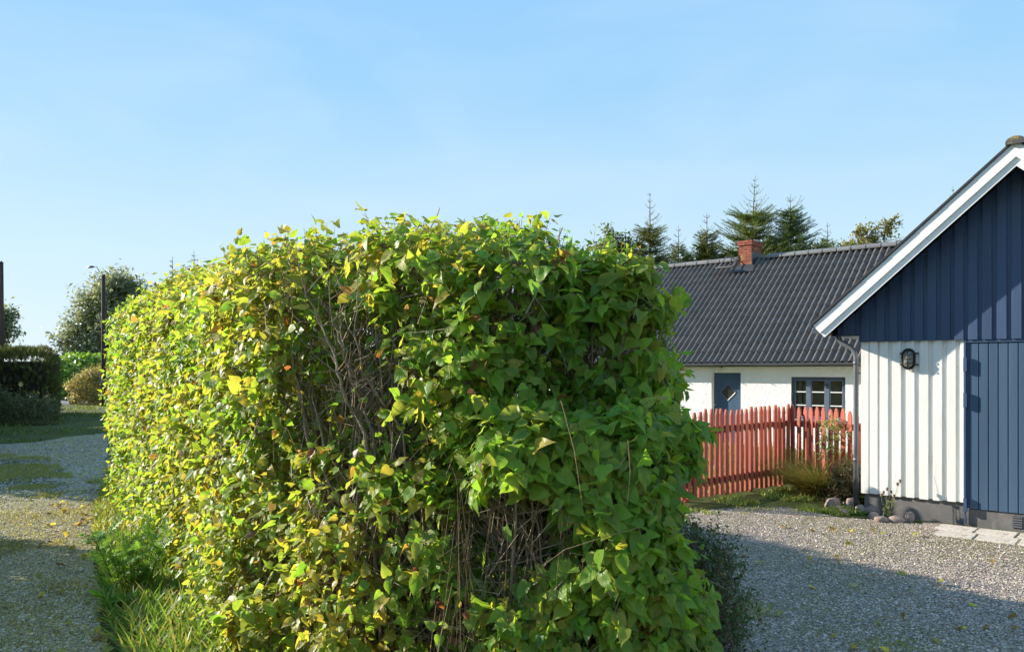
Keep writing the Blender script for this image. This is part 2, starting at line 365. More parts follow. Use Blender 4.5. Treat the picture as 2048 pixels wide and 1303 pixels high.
M_TILE = mat('roof_tile', (.150, .130, .116), (.115, .100, .090), 9, .55, .0012, 120, spec=.15, vary=.10, spots=(9, .62, .78, (.18, .16, .135)), kind='World')
M_RIDGE = mat('ridge_tile', (.20, .195, .195), (.15, .148, .15), 9, .55, .001, 120, spots=(14, .68, .76, (.2, .19, .14)))
M_FLASH = mat('lead_flashing', (.045, .048, .052), (.03, .032, .036), 9, .5)
M_BRICK = mat('red_brick', (.36, .105, .060), (.25, .075, .048), 9, .85, .002, 90, vary=.25, spots=(6, .57, .66, (.40, .24, .06)), kind='World')
M_MORTAR = mat('mortar', (.30, .26, .22), None, 20, .95, .002, 120)
M_PLASTER = mat('white_plaster', (.84, .83, .80), (.76, .745, .71), 2.2, .85, .022, 13, vary=0, spots=(9, .70, .8, (.68, .66, .62)))
M_FRAME = mat('frame_paint', (.060, .075, .105), (.05, .062, .088), 6, .5, .0006, 60, vary=.05)
M_SASH = mat('sash_paint', (.12, .15, .21), (.10, .125, .18), 6, .5, .0006, 60, vary=.05)
M_CURT = mat('curtain', (.58, .54, .48), (.46, .42, .37), 4, .9)
M_ROOM = mat('pale_room', (.78, .66, .54), None, 4, .95)
M_RED = mat('falu_red_paint', (.39, .098, .065), (.30, .072, .048), 7, .62, .0012, 60, (1, 1, .15), .3, .20, spots=(18, .60, .74, (.42, .20, .15)), kind='World')
M_POLE = mat('pole_wood', (.085, .055, .04), (.045, .03, .025), 10, .9, .006, 30, (1, 1, .12))
M_BIN = mat('bin_plastic', (.035, .105, .058), (.03, .09, .05), 5, .45, vary=0)
M_RUBBER = mat('rubber', (.02, .02, .02), None, 8, .8)
M_ROCK = mat('field_stone', (.40, .29, .235), (.22, .165, .145), 9, .85, .006, 30, vary=.2, spots=(18, .58, .68, (.46, .44, .41)))
M_BULB = mat('opal_glass', (.75, .73, .68), None, 5, .2)
M_ASPH = mat('asphalt', (.16, .155, .15), (.12, .12, .118), 20, .9, .004, 140, vary=0)
M_PETALP = mat('pink_petal', (.55, .12, .15), None, 12, .6)
M_PETALY = mat('yellow_petal', (.70, .60, .22), None, 12, .6)
def glass_mat():
    m, n, l, b = nt('window_glass'); o = n['Material Output']
    tr = n.new('ShaderNodeBsdfTransparent'); tr.inputs[0].default_value = (.86, .88, .86, 1); gl = n.new('ShaderNodeBsdfGlossy'); gl.inputs['Roughness'].default_value = .03
    fr = n.new('ShaderNodeFresnel'); fr.inputs[0].default_value = 1.55
    mx = n.new('ShaderNodeMixShader'); l.new(fr.outputs[0], mx.inputs[0]); l.new(tr.outputs[0], mx.inputs[1]); l.new(gl.outputs[0], mx.inputs[2]); l.new(mx.outputs[0], o.inputs['Surface'])
    return m
M_GLASS = glass_mat()
GRAVEL = [(0.0, (.19, .148, .122)), (.25, (.36, .285, .24)), (.55, (.47, .38, .325)), (.8, (.56, .465, .40)), (1.0, (.66, .57, .50))]
LANE = [(0.0, (.21, .175, .125)), (.3, (.39, .33, .245)), (.7, (.52, .445, .34)), (1.0, (.62, .55, .44))]
M_GRAVEL = ground_mat('gravel', GRAVEL, 'gravel')
M_LANE = ground_mat('lane_gravel', LANE, 'gravel', (.54, .84, (.38, .33, .11)))
M_TURF = ground_mat('turf_soil', [(.3, (.045, .055, .018)), (.5, (.085, .10, .026)), (.7, (.14, .135, .05))], 'turf')

# ------------------------------------------------------------------ the ground
DV = np.array([.762, -.647, 0.]); QV = np.array([.647, .762, 0.]); RZ = math.atan2(-.647, .762)   # direction of house and garage fronts, and into them
def fac_t(org, px, yoff=0.0):       # photo column -> distance along a front through org (local x), at local depth yoff
    u = (px - CX) / F; o = org + QV * yoff
    return (u * o[1] - o[0]) / (DV[0] - u * DV[1])
def fac_h(org, px, py, yoff=0.0):   # ... and height
    t = fac_t(org, px, yoff); o = org + QV * yoff + DV * t; return EYE - (py - HY) * o[1] / F

def sheet(name, poly, z, m, jit=.06, sub=.25, seed=0):
    """flat sheet with an uneven outline"""
    pts = []
    for a, b in zip(poly, poly[1:] + poly[:1]):
        a, b = np.array(a, float), np.array(b, float); k = max(1, int(np.linalg.norm(b - a) / sub))
        pts += [a + (b - a) * i / k for i in range(k)]
    pts = np.array(pts); q = np.concatenate([pts, np.zeros((len(pts), 1))], 1)
    pts[:, 0] += jit * (vnoise(q, 1.3, seed) + .7 * vnoise(q, 4.1, seed + 1)); pts[:, 1] += jit * (vnoise(q, 1.3, seed + 2) + .7 * vnoise(q, 4.1, seed + 3))
    me = bpy.data.meshes.new(name); me.from_pydata([(x, y, z) for x, y in pts], [], [tuple(range(len(pts)))]); me.materials.append(m); me.update()
    return tag(link(name, me), kind='structure')
def in_poly(P2, poly):
    x, y = P2[:, 0], P2[:, 1]; c = np.zeros(len(P2), bool); n = len(poly)
    for i in range(n):
        x1, y1 = poly[i]; x2, y2 = poly[(i + 1) % n]
        c ^= ((y1 > y) != (y2 > y)) & (x < (x2 - x1) * (y - y1) / (y2 - y1 + 1e-12) + x1)
    return c

gb = MB(); n_ = 60; R_ = 900.0
gb.add([(-R_, -R_, 0), (R_, -R_, 0), (R_, R_, 0), (-R_, R_, 0)], [(0, 1, 2, 3)])
tag(gb.build('ground', M_TURF), kind='structure')
g2 = lambda px, py: tuple(G(px, py)[:2])
DRIVE = [(-1.2, 2.0), (-.6, 4.6), (.6, 5.2), (1.2, 6.2), (1.3, 8.2), (1.9, 10.2), (3.1, 10.9), (3.9, 10.95), (4.3, 10.2), (4.9, 9.95), (6.6, 8.65), (9.5, 6.4), (9.5, -4), (-1.2, -4)]
sheet('gravel_driveway', DRIVE, .004, M_GRAVEL, .10, .22, 4)
LANEP = [g2(250, 1420), g2(215, 1303), g2(195, 1230), g2(185, 1110), g2(180, 1060), g2(200, 985), g2(215, 930), g2(216, 866), g2(150, 872), g2(70, 884), g2(-60, 892),
         (-17.5, 22.0), (-14.0, 15.0), (-9.5, 8.5), (-6.2, 3.2), (-4.4, .5), (-2.4, -.5), (-2.4, 3.5)]
sheet('gravel_lane', LANEP, .004, M_LANE, .10, .25, 9)
PATCH = [g2(-90, 925), g2(10, 918), g2(80, 922), g2(118, 945), g2(132, 968), g2(100, 992), g2(40, 1004), g2(-90, 1010)]
M_MOSS = ground_mat('mossy_soil', [(.3, (.07, .072, .022)), (.5, (.125, .125, .035)), (.7, (.19, .18, .07))], 'turf')
sheet('grass_patch', PATCH, .008, M_MOSS, .32, .10, 14)
sheet('road', [(-60, 47.5), (-20, 50.0), (40, 56), (40, 60), (-20, 54.5), (-60, 52)], .006, M_ASPH, .05, 2, 3)
sheet('road_entrance', [(-31.5, 44), (-27.5, 42.8), (-25.5, 44), (-26.5, 53), (-31, 53)], .010, M_ASPH, .2, .8, 6)

# ------------------------------------------------------------------ garage
GO = np.array([4.75, 10.45, 0.])
garage = thing('garage', GO, 'garage with blue gable above white board wall and blue board door', 'garage', RZ)
WALLW, DEPTH = 3.66, 6.2; MIDT = WALLW / 2
ZS, ZB = .29, 2.335                                      # bottom and top of the white boards
OV = .45                                                # overhang of the verge
tipT, apxT = fac_t(GO, 1626, -OV), fac_t(GO, 2032, -OV)
tipZ, apxZ = fac_h(GO, 1626, 651, -OV), fac_h(GO, 2032, 281, -OV)
MIDT = apxT; WALLW = 2 * MIDT
SL = (apxZ - tipZ) / (apxT - tipT); ANG = math.atan(SL)
def roof_z(t): return apxZ - abs(t - MIDT) * SL          # top line of the upper bargeboard
# body: side and back walls, front carcass behind the boards
m = MB(); yb = .022
zt = lambda t: roof_z(t) - .30
m.prism_y([(0.006, ZS), (WALLW-.006, ZS), (WALLW-.006, zt(WALLW)), (MIDT, zt(MIDT)), (0.006, zt(0))], yb, DEPTH)
m.build('wall', M_WHITE, garage)
m = MB().box(.03, WALLW-.03, .045, DEPTH-.03, 0, ZS+.001); m.build('foundation', M_CONC, garage)
# white cover boards, edges read off the photograph
edges = [(1722.2, 1737.4), (1739.2, 1755.4), (1759.3, 1776.0), (1784.0, 1801.9), (1812.2, 1828.9), (1838.8, 1856.6), (1866.0, 1884.2), (1894.0, 1911.5), (1920.0, 1927.6)]
for i, (a, b) in enumerate(edges):
    t0, t1 = fac_t(GO, a), fac_t(GO, b)
    if i == 0: t0 = 0.0
    zb = ZS - .012 + .01 * random.random()
    MB().box(t0, t1, -.003*random.random(), yb-.001, zb, ZB).build('white_board', M_WHITE, garage, bevel=.002)
D0, D1 = fac_t(GO, 1929.0), 2 * MIDT - fac_t(GO, 1929.0)
# the same boards right of the door (out of the frame)
t = D1 + .03
while t < WALLW - .12:
    MB().box(t, t+.125, 0, yb-.001, ZS-.01, ZB).build('white_board', M_WHITE, garage, bevel=.002); t += .19
# left side wall boards
y = .10
while y < DEPTH - .2:
    MB().box(-.022, .004, y, y+.125, ZS-.01, 2.42).build('white_board', M_WHITE, garage); y += .19
# blue gable
bx0 = fac_t(GO, 1680, -.02)
m = MB(); zg = lambda t: roof_z(t) - .20
m.prism_y([(-.02, ZB+.003), (WALLW+.02, ZB+.003), (WALLW+.30, ZB+.10), (WALLW+.30, zg(WALLW+.30)), (MIDT, zg(MIDT)), (-.30, zg(-.30)), (-.30, ZB+.10), (-.021, ZB+.10)], -.022, .020)
m.build('gable_panel', M_BLUE, garage)
# right edges of the gable boards measured at the gable foot
gx = [1738.5, 1769.0, 1795.0, 1820.5, 1846.0, 1872.0, 1900.0, 1927.0, 1955.0, 1983.5, 2013.0, 2043.0]
ts = [fac_t(GO, q, -.045) for q in gx]; pt = ts[-1] - ts[-2]
while ts[-1] < WALLW + .2: ts.append(ts[-1] + pt)
ts = [-.12, ts[0] - .185] + ts
for t1 in ts:
    t0 = t1 - .102
    if t1 > WALLW + .02: break
    z0 = ZB - .004 if t0 > -.05 else ZB + .1
    if t0 < MIDT < t1: poly = [(t0, z0), (t1, z0), (t1, zg(t1)), (MIDT, zg(MIDT)), (t0, zg(t0))]
    else: poly = [(t0, z0), (t1, z0), (t1, zg(t1)), (t0, zg(t0))]
    MB().prism_y(poly, -.044 - .003*random.random(), -.0225).build('gable_board', M_BLUE, garage, bevel=.002)
# soffit box at the eaves
for sgn in (0, 1):
    a, b = (-.40, -.024) if not sgn else (WALLW+.024, WALLW+.40)
    MB().box(a, b, .021, DEPTH, ZB+.085, ZB+.105).build('soffit', M_BLUE, garage)
# bargeboards: upper wide board, lower board set back
ca, sa = math.cos(ANG), math.sin(ANG)
def barge(y0, y1, d0, d1, name):    # d measured square to the slope, downward from the top line
    for sg in (-1, 1):
        e = tipT
        pts = []
        L0 = (e, roof_z(e)); nx, nz = sa, -ca          # square to the left slope, pointing down/right
        p = lambda d, s: (L0[0] + nx*d + ca*s, L0[1] + nz*d + sa*s)
        Lm = (MIDT - e) / ca
        tl, bl = p(d0, 0), p(d1, 0)
        tr = (MIDT, apxZ - d0/ca); br = (MIDT, apxZ - d1/ca)
        poly = [bl, br, tr, tl]
        if sg == 1: poly = [(2*MIDT - x, z) for x, z in poly][::-1]
        MB().prism_y(poly, y0, y1).build(name, M_TRIM, garage, bevel=.002)
barge(-OV, -OV+.025, 0.0, .138, 'bargeboard')
barge(-OV+.026, -OV+.048, .120, .215, 'bargeboard')
# roof deck with dark soffit boards under it
for sg in (-1, 1):
    e = tipT - .02
    tp = lambda t, d: (t, roof_z(t) - d)
    poly = [tp(e, .085), (MIDT, apxZ - .085), (MIDT, apxZ - .03), tp(e, .03)]
    if sg == 1: poly = [(2*MIDT - x, z) for x, z in poly][::-1]
    MB().prism_y(poly, -OV+.05, DEPTH+.3).build('roof_deck', M_BLUE, garage)
# corrugated tiles on both slopes, laid in courses; one mesh per slope (only their verge edge shows)
WAVE, AMP, TLEN = .1670, .041, .42
def tile_mesh(name, waves=2, seg=6, length=TLEN+.05, lip=.018, m=None, amp=AMP):
    n = waves*seg; vs = []; fs = []
    xs = [WAVE*waves*i/n for i in range(n+1)]; zz = [amp*math.cos(2*math.pi*x/WAVE + math.pi) for x in xs]
    vs += [(x, 0, z+lip) for x, z in zip(xs, zz)] + [(x, length, z) for x, z in zip(xs, zz)]          # top face
    k = n+1; fs += [(i, i+1, k+i+1, k+i) for i in range(n)]
    vs += [(x, 0, z+lip) for x, z in zip(xs, zz)] + [(x, .004, z+lip-.026) for x, z in zip(xs, zz)]     # front lip
    fs += [(2*k+i, 3*k+i, 3*k+i+1, 2*k+i+1) for i in range(n)]
    me = bpy.data.meshes.new(name); me.from_pydata(vs, [], fs); me.polygons.foreach_set('use_smooth', [True]*len(fs)); me.materials.append(m or M_TILE); me.update()
    return me
tm = tile_mesh('tile'); tv = np.array([q.co for q in tm.vertices]); tf = [tuple(p.vertices) for p in tm.polygons]
slope_len = (MIDT - tipT) / ca + .03
for sg in (-1, 1):
    vs, fs = [], []; ncol = int((DEPTH + .3 + OV + .02) / (2*WAVE)) + 1; nrow = int(math.ceil(slope_len / TLEN))
    for r in range(nrow):
        for c in range(ncol):
            y0 = -OV - .02 + c * 2*WAVE; s0 = min(r*TLEN, slope_len - TLEN - .05)
            o = len(vs)
            for q in tv:
                s = s0 + q[1]; hgt = q[2]*.5 + .020
                tt = tipT - .03 + ca*s - sa*hgt; zz = roof_z(tipT) - .03*SL + sa*s + ca*hgt
                vs.append((tt if sg == -1 else 2*MIDT - tt, y0 + q[0], zz))
            fs += [tuple(o+i for i in f) for f in tf]
    o = MB().add(vs, fs).build('roof_tiles', M_TILE, garage, smooth=True); o['kind'] = 'stuff'
m = MB()                                                  # dark verge strip along the top of the bargeboard
for sg in (-1, 1):
    poly = [(tipT-.03, roof_z(tipT)-.012), (MIDT, apxZ+.004), (MIDT, apxZ+.036), (tipT-.04, roof_z(tipT)+.020)]
    if sg == 1: poly = [(2*MIDT - x, z) for x, z in poly][::-1]
    MB().prism_y(poly, -OV-.02, -OV+.10).build('verge_strip', M_FLASH, garage)
def ridge_cap(name, x, y, z, length, rad, parent, m, along='y'):
    vs, fs = [], []; n = 10
    for i, (s, rr) in enumerate([(0, rad*1.08), (.05, rad*1.08), (.055, rad), (length, rad*.96)]):
        for k in range(n+1):
            a = math.pi*(-.08 + 1.16*k/n); px_, pz = rr*math.cos(a), rr*math.sin(a)*.72
            vs.append((x+px_, y+s, z+pz) if along == 'y' else (x+s, y+px_, z+pz))
    for i in range(3):
        for k in range(n): fs.append((i*(n+1)+k, i*(n+1)+k+1, (i+1)*(n+1)+k+1, (i+1)*(n+1)+k))
    fs.append(tuple(range(n, -1, -1)))
    return MB().add(vs, fs).build(name, m, parent, smooth=False)
M_MOSSR = mat('mossy_ridge', (.085, .08, .075), (.06, .06, .06), 9, .8, .003, 60, spots=(9, .56, .64, (.26, .20, .05)))
y = -OV-.05
while y < DEPTH: ridge_cap('ridge_tile', MIDT, y, apxZ-.028, .42, .095, garage, M_MOSSR); y += .38
# gutter and downpipe
gt, gz = tipT + .05, tipZ - .075
m = MB(); prof = [(.055*math.cos(a), .055*math.sin(a)) for a in np.linspace(math.pi, 2*math.pi, 9)] + [(.050*math.cos(a), .050*math.sin(a)) for a in np.linspace(2*math.pi, math.pi, 9)]
m.prism_y([(gt+x, gz+z) for x, z in prof], -.03, DEPTH+.2); m.build('gutter', M_ZINC, garage)
pw = lambda px, py, yo: (fac_t(GO, px, yo), yo, fac_h(GO, px, py, yo))
pp = [pw(1676, 668, .06), pw(1677, 676, .06), pw(1682, 684, .06), pw(1702, 695, .06), pw(1709.5, 703, .06), pw(1712, 714, .06)]
xb = pp[-1][0]
m = MB().tube(pp + [(xb, .06, 1.0), (xb, .06, .02)], .034, 12)
m.tube([(xb, .06, 2.07), (xb, .06, 2.03)], .039, 12); m.tube([(xb, .06, .75), (xb, .06, .70)], .039, 12)
o = m.build('downpipe', M_ZINC, garage, smooth=True)
for z in (1.9, .55): MB().box(xb, .03, .045, .075, z, z+.02).build('bracket', M_ZINC, o)
# blue door
door = thing('door', (0, 0, 0), None, None); door.parent = garage
door_leaf = MB().box(D0+.02, D1-.02, .014, .04, .225, ZB-.035); dl = door_leaf.build('door_back', M_BLUE, door)
pit = .1035; t = D0 + .058
first = True
while t < D1 - .03:
    t1 = min(t + pit - .011, D1 - .03)
    MB().box(t, t1, -.006 - .002*random.random(), .013, .22 + .004*random.random(), ZB-.045).build('board', M_DOORB, door, bevel=.0025); t += pit
MB().box(D0+.001, D0+.055, -.001, .0135, .226, ZB-.04).build('frame', M_BLUE, door)
MB().box(D0-.002, D0+.020, -.030, -.002, .03, ZB-.02).build('frame_post', M_BLUE, door, bevel=.002)
MB().box(D0+.0205, D1, -.024, .012, ZB-.038, ZB-.005).build('head_rail', M_BLUE, door)
for (y0, y1) in ((714, 743), (785, 814), (994, 1022)):
    za, zb2 = fac_h(GO, 1936, y1), fac_h(GO, 1936, y0)
    m = MB().box(D0+.021, D0+.034, -.055, -.0065, za, zb2); m.box(D0-.004, D0+.033, -.062, -.0555, za+.002, zb2-.002)
    m.tube([(D0+.010, -.045, za-.01), (D0+.010, -.045, zb2+.01)], .012, 8)
    m.build('hinge', M_BLUE, door)
# vent grille in the concrete under the door, and the sill
MB().box(D0+.022, D1, .0135, .0445, 0, .212).build('sill', M_CONC, garage)
v0, v1 = fac_t(GO, 2025.5), fac_t(GO, 2045)
vent = MB().box(v0, v1, .006, .013, .035, .185).build('vent', M_FLASH, garage)
for k in range(5):
    z = .047 + k*.029; MB().box(v0+.004, v1-.004, -.002, .0055, z, z+.017).build('slat', M_ZINC, vent)

# wall lamp (bulkhead with a cage)
lc = np.array([fac_t(GO, 1817, -.05), 0, fac_h(GO, 1817, 717.5, -.05)])
lw, lh = .083, .135
lamp = thing('wall_lamp', GO + DV*lc[0] + UP*lc[2], 'black oval bulkhead lamp with wire cage on the white boards', 'lamp', RZ)
def oval(rx, rz, n=28):
    pts = []
    for k in range(n):
        a = 2*math.pi*k/n; c, s_ = math.cos(a), math.sin(a); st = rz - rx
        pts.append((rx*c, rx*s_ + (st if s_ >= 0 else -st)))
    return pts
MB().prism_y(oval(lw*.93, lh*.95), -.045, -.0035).build('housing', M_BLACK, lamp)
vs, fs = [], []; ov = oval(1, 1)
rings = [(lw*.70, lh*.80, -.0455), (lw*.70, lh*.80, -.075), (lw*.6, lh*.72, -.098), (lw*.35, lh*.5, -.11), (.005, .06, -.114)]
for rx, rz, y in rings: vs += [(x, y, z) for x, z in oval(rx, rz)]
nn = 28
for i in range(len(rings)-1): fs += [(i*nn+k, i*nn+(k+1) % nn, (i+1)*nn+(k+1) % nn, (i+1)*nn+k) for k in range(nn)]
fs.append(tuple(range((len(rings)-1)*nn, len(rings)*nn)))
M_LGL = mat('ribbed_glass', (.20, .20, .19), (.10, .10, .10), 30, .12, .002, 60, spec=.6)
MB().add(vs, fs).build('glass', M_LGL, lamp, smooth=True)
ring = MB(); q = oval(lw*.9, lh*.97, 32); ring.tube([(x, -.052, z) for x, z in q] + [(q[0][0], -.052, q[0][1])], .010, 6, False); ring.build('rim', M_BLACK, lamp, smooth=True)
cage = MB()
cage.tube([(0, -.052, lh*.95), (0, -.105, lh*.7), (0, -.126, 0), (0, -.105, -lh*.7), (0, -.052, -lh*.95)], .0045, 6)
for z in (lh*.42, 0, -lh*.42): cage.tube([(-lw*.9, -.052, z), (-lw*.6, -.108, z), (0, -.1285, z), (lw*.6, -.108, z), (lw*.9, -.052, z)], .0042, 6)
cage.build('cage', M_BLACK, lamp, smooth=True)
for sx in (-1, 1):
    for sz in (-1, 1):
        MB().box(min(sx*lw*.9, sx*lw*1.32), max(sx*lw*.9, sx*lw*1.32), -.03, -.004, sz*lh*.55-.010, sz*lh*.55+.010).build('lug', M_BLACK, lamp)
MB().tube([(.0, -.02, -lh), (.012, -.012, -lh*1.18), (.05, -.010, -lh*1.22)], .0045, 6).build('cable', M_BLACK, lamp)

# worn concrete slabs in the gravel before the door
apron = tag(MB().add([tuple(GO + DV*t_ + QV*y_ + UP*.0075) for t_, y_ in ((.75, -.06), (2.75, -.06), (2.75, -.95), (1.05, -.95))], [(0, 3, 2, 1)]).build('garage_apron', M_GRAVEL), kind='structure')
M_SLAB = mat('worn_slab', (.62, .55, .47), (.50, .44, .37), 7, .9, .006, 60, vary=.08, spots=(14, .52, .62, (.36, .31, .25)))
for i_ in range(4):
    for j_ in range(2):
        t_, y_ = 1.0 + i_*.42 + j_*.06, -.50 - j_*.40
        c_ = GO + DV*(t_+.2) + QV*(y_+.19); o = MB().box(-.197, .197, -.187, .187, -.03, .0145 + .003*random.random()).build('slab', M_SLAB, apron, bevel=.006); o.location = tuple(c_); o.rotation_euler = (random.uniform(-.008, .008), random.uniform(-.008, .008), RZ + random.uniform(-.02, .02))
# ------------------------------------------------------------------ house
HO = np.array([(1450-CX)/F*19.97, 19.97, 0.])
house = thing('house', HO, 'white plastered cottage with dark tiled roof and brick chimney behind red fence', 'house', RZ)
HL, HR, EAVE, DP = -9.6, 5.2, 2.14, 3.72              # left end, right end, eaves height, depth of the ridge
PITCH = math.radians(38); EO = .32                     # eaves overhang
RIDGE = EAVE + (DP + EO) * math.tan(PITCH)
dt0, dt1 = fac_t(HO, 1423), fac_t(HO, 1481.5); dz1 = fac_h(HO, 1450, 745)
wt0, wt1 = fac_t(HO, 1582), fac_t(HO, 1690.5); wz1, wz0 = fac_h(HO, 1636, 753.5), fac_h(HO, 1636, 839)
TH = .20                                               # depth of the reveals
m = MB()
def wallcell(a, b, z0, z1): m.add([(a, 0, z0), (b, 0, z0), (b, 0, z1), (a, 0, z1)], [(0, 1, 2, 3)])
WT = EAVE + .12
wallcell(HL, dt0, 0, WT); wallcell(dt0, dt1, dz1, WT); wallcell(dt1, wt0, 0, WT); wallcell(wt0, wt1, 0, wz0); wallcell(wt0, wt1, wz1, WT); wallcell(wt1, HR, 0, WT)
def reveal(a, b, z0, z1, d):
    m.add([(a, 0, z0), (a, d, z0), (a, d, z1), (a, 0, z1)], [(0, 1, 2, 3)]); m.add([(b, 0, z0), (b, d, z0), (b, d, z1), (b, 0, z1)], [(3, 2, 1, 0)])
    m.add([(a, 0, z1), (b, 0, z1), (b, d, z1), (a, d, z1)], [(3, 2, 1, 0)]); m.add([(a, 0, z0), (b, 0, z0), (b, d, z0), (a, d, z0)], [(0, 1, 2, 3)])
reveal(dt0, dt1, 0.0, dz1, TH); reveal(wt0, wt1, wz0, wz1, .10)
BACK = 2*DP
m.add([(HL, BACK, 0), (HR, BACK, 0), (HR, BACK, WT), (HL, BACK, WT)], [(3, 2, 1, 0)])
for x in (HL, HR): m.add([(x, 0, 0), (x, BACK, 0), (x, BACK, WT), (x, DP, RIDGE-.12), (x, 0, WT)], [(0, 1, 2, 3, 4) if x == HR else (4, 3, 2, 1, 0)])
m.build('wall', M_PLASTER, house)
# door
hd = thing('door', (0, 0, 0), None, None); hd.parent = house
hm, hh = (dt0+dt1)/2, 1.47
MB().box(dt0+.004, dt1-.004, TH-.05, TH-.005, .03, dz1-.004).build('panel', M_DOORB, hd)
dw, dhh = (dt1-dt0), dz1
dc = (fac_t(HO, 1455.5, TH-.06), fac_h(HO, 1455.5, 784, TH-.06)); dr = .195
def diamond(r): return [(dc[0], dc[1]-r), (dc[0]+r, dc[1]), (dc[0], dc[1]+r), (dc[0]-r, dc[1])]
MB().prism_y(diamond(dr), TH-.054, TH-.0505).build('pane', mat('dark_glass', (.035, .035, .033), None, 3, .08, spec=.6), hd)
for k in range(4):
    a, b = np.array(diamond(dr+.02)[k]), np.array(diamond(dr+.02)[(k+1) % 4]); MB().tube([(a[0], TH-.058, a[1]), (b[0], TH-.058, b[1])], .012, 4).build('pane_trim', M_TRIM if k in (0,) else M_SASH, hd)
MB().prism_y(diamond(dr+.028), TH-.0535, TH-.0502).build('pane_frame', M_DOORB, hd)
for k in range(-12, 13):                                # diagonal raised boards
    pts = []
    c = dc[1] - .30 + k*.085
    for side in (1,):
        x0, x1 = dc[0] + .0, dt1 - .03
        z0, z1 = c + (x0-dc[0]), c + (x1-dc[0])
        q = [(x0, z0), (x1, z1)]
        for a in q: pts.append(a)
    (x0, z0), (x1, z1) = pts
    if z1 < .12 or z0 > dz1 - .1: continue
    if z0 < .1: x0 += .1 - z0; z0 = .1
    if z1 > dz1-.08: x1 -= z1 - (dz1-.08); z1 = dz1-.08
    if z0 > dc[1] - dr*1.0: continue
    if z1 > dc[1] + .02: x1 -= z1-(dc[1]+.02); z1 = dc[1]+.02
    if x1 - x0 < .05: continue
    if abs((x0-dc[0])) + abs(z0-dc[1]) < dr+.05:
        sh = (dr+.05 - abs(z0-dc[1])) ; x0 += max(sh, 0)*.5; z0 += max(sh, 0)*.5
    MB().prism_y([(x0, z0), (x1, z1), (x1, z1+.062), (x0, z0+.062)], TH-.0525, TH-.0503).build('board', M_DOORB, hd)
MB().lathe([(.002, 0), (.028, .004), (.03, .02), (.02, .035), (.004, .04)], (0, 0, 0), 12).build('handle', M_BULB, hd)
hk = bpy.data.objects[hd.children[-1].name] if hd.children else None
for c_ in hd.children:
    if c_.name.startswith('handle'): c_.location = (fac_t(HO, 1428, TH-.06), TH-.051, fac_h(HO, 1428, 809, TH-.06)); c_.rotation_euler = (math.radians(90), 0, 0)
MB().box(dt0-.15, dt1+.15, -.45, TH-.006, 0, .055).build('doorstep', M_CONC, house)
# window with three sashes of three panes
win = thing('window', (0, 0, 0), None, None); win.parent = house
FD = .10
def wf(px): return fac_t(HO, px, .06)
c0, c1 = wt0, wt1; fx = [c0+.002, c0+.075, c1-.06, c1-.002]
MB().box(fx[0], fx[1], .045, .098, wz0, wz1-.002).build('frame', M_FRAME, win); MB().box(fx[2], fx[3], .045, .098, wz0, wz1-.002).build('frame', M_FRAME, win)
MB().box(fx[1], fx[2], .046, .098, wz1-.065, wz1-.002).build('frame', M_FRAME, win); MB().box(fx[1], fx[2], .046, .098, wz0, wz0+.05).build('frame', M_FRAME, win)
mx_ = [(wf(1614.5), wf(1622)), (wf(1651), wf(1658.5))]
for a, b in mx_: MB().box(a, b, .042, .097, wz0+.05, wz1-.065).build('mullion', M_SASH, win)
cells = [(fx[1], mx_[0][0]), (mx_[0][1], mx_[1][0]), (mx_[1][1], fx[2])]
zr = [wz0+.05, fac_h(HO, 1636, 810.5, .05), fac_h(HO, 1636, 783.5, .05), wz1-.065]
for a, b in cells:
    for e0, e1 in ((a, a+.028), (b-.028, b)): MB().box(e0, e1, .05, .09, zr[0], zr[3]).build('sash', M_SASH, win)
    for zz in (zr[0]+.014, zr[3]-.014): MB().box(a+.028, b-.028, .05, .09, zz-.014, zz+.014).build('sash', M_SASH, win)
    for zz in (zr[1], zr[2]): MB().box(a+.028, b-.028, .048, .085, zz-.012, zz+.012).build('glazing_bar', M_TRIM, win)
    for k in range(3):
        MB().box(a+.02, b-.02, .068, .072, zr[k]+.01, zr[k+1]-.01).build('pane', M_GLASS, win)
MB().box(mx_[1][0]+.015, mx_[1][1]-.02, .030, .0415, fac_h(HO, 1655, 776), fac_h(HO, 1655, 767)).build('catch', M_BLACK, win)
MB().box(c0-.04, c1+.04, -.05, .044, wz0-.035, wz0-.003).build('sill', M_SASH, win)
# room shell behind the panes, made pale and shallow to brighten them; curtain
room = MB(); room.add([(c0-.3, .11, wz0-.3), (c1+.3, .11, wz0-.3), (c1+.3, .55, wz0-.3), (c0-.3, .55, wz0-.3), (c0-.3, .11, wz1+.3), (c1+.3, .11, wz1+.3), (c1+.3, .55, wz1+.3), (c0-.3, .55, wz1+.3)],
    [(0, 1, 2, 3), (7, 6, 5, 4), (2, 6, 7, 3), (1, 5, 6, 2), (3, 7, 4, 0)]); room.build('room', M_ROOM, house)
vs, fs = [], []; n = 40; x0, x1 = c0+.09, mx_[0][0]-.03
for k in range(n+1):
    x = x0 + (x1-x0)*k/n; y = .19 + .03*math.sin(k*1.1) + .012*math.sin(k*2.7)
    vs += [(x, y, wz0), (x, y, wz1)]
fs = [(2*k, 2*k+2, 2*k+3, 2*k+1) for k in range(n) if not (n*.42 < k < n*.56)]
MB().add(vs, fs).build('curtain', M_CURT, win, smooth=True)
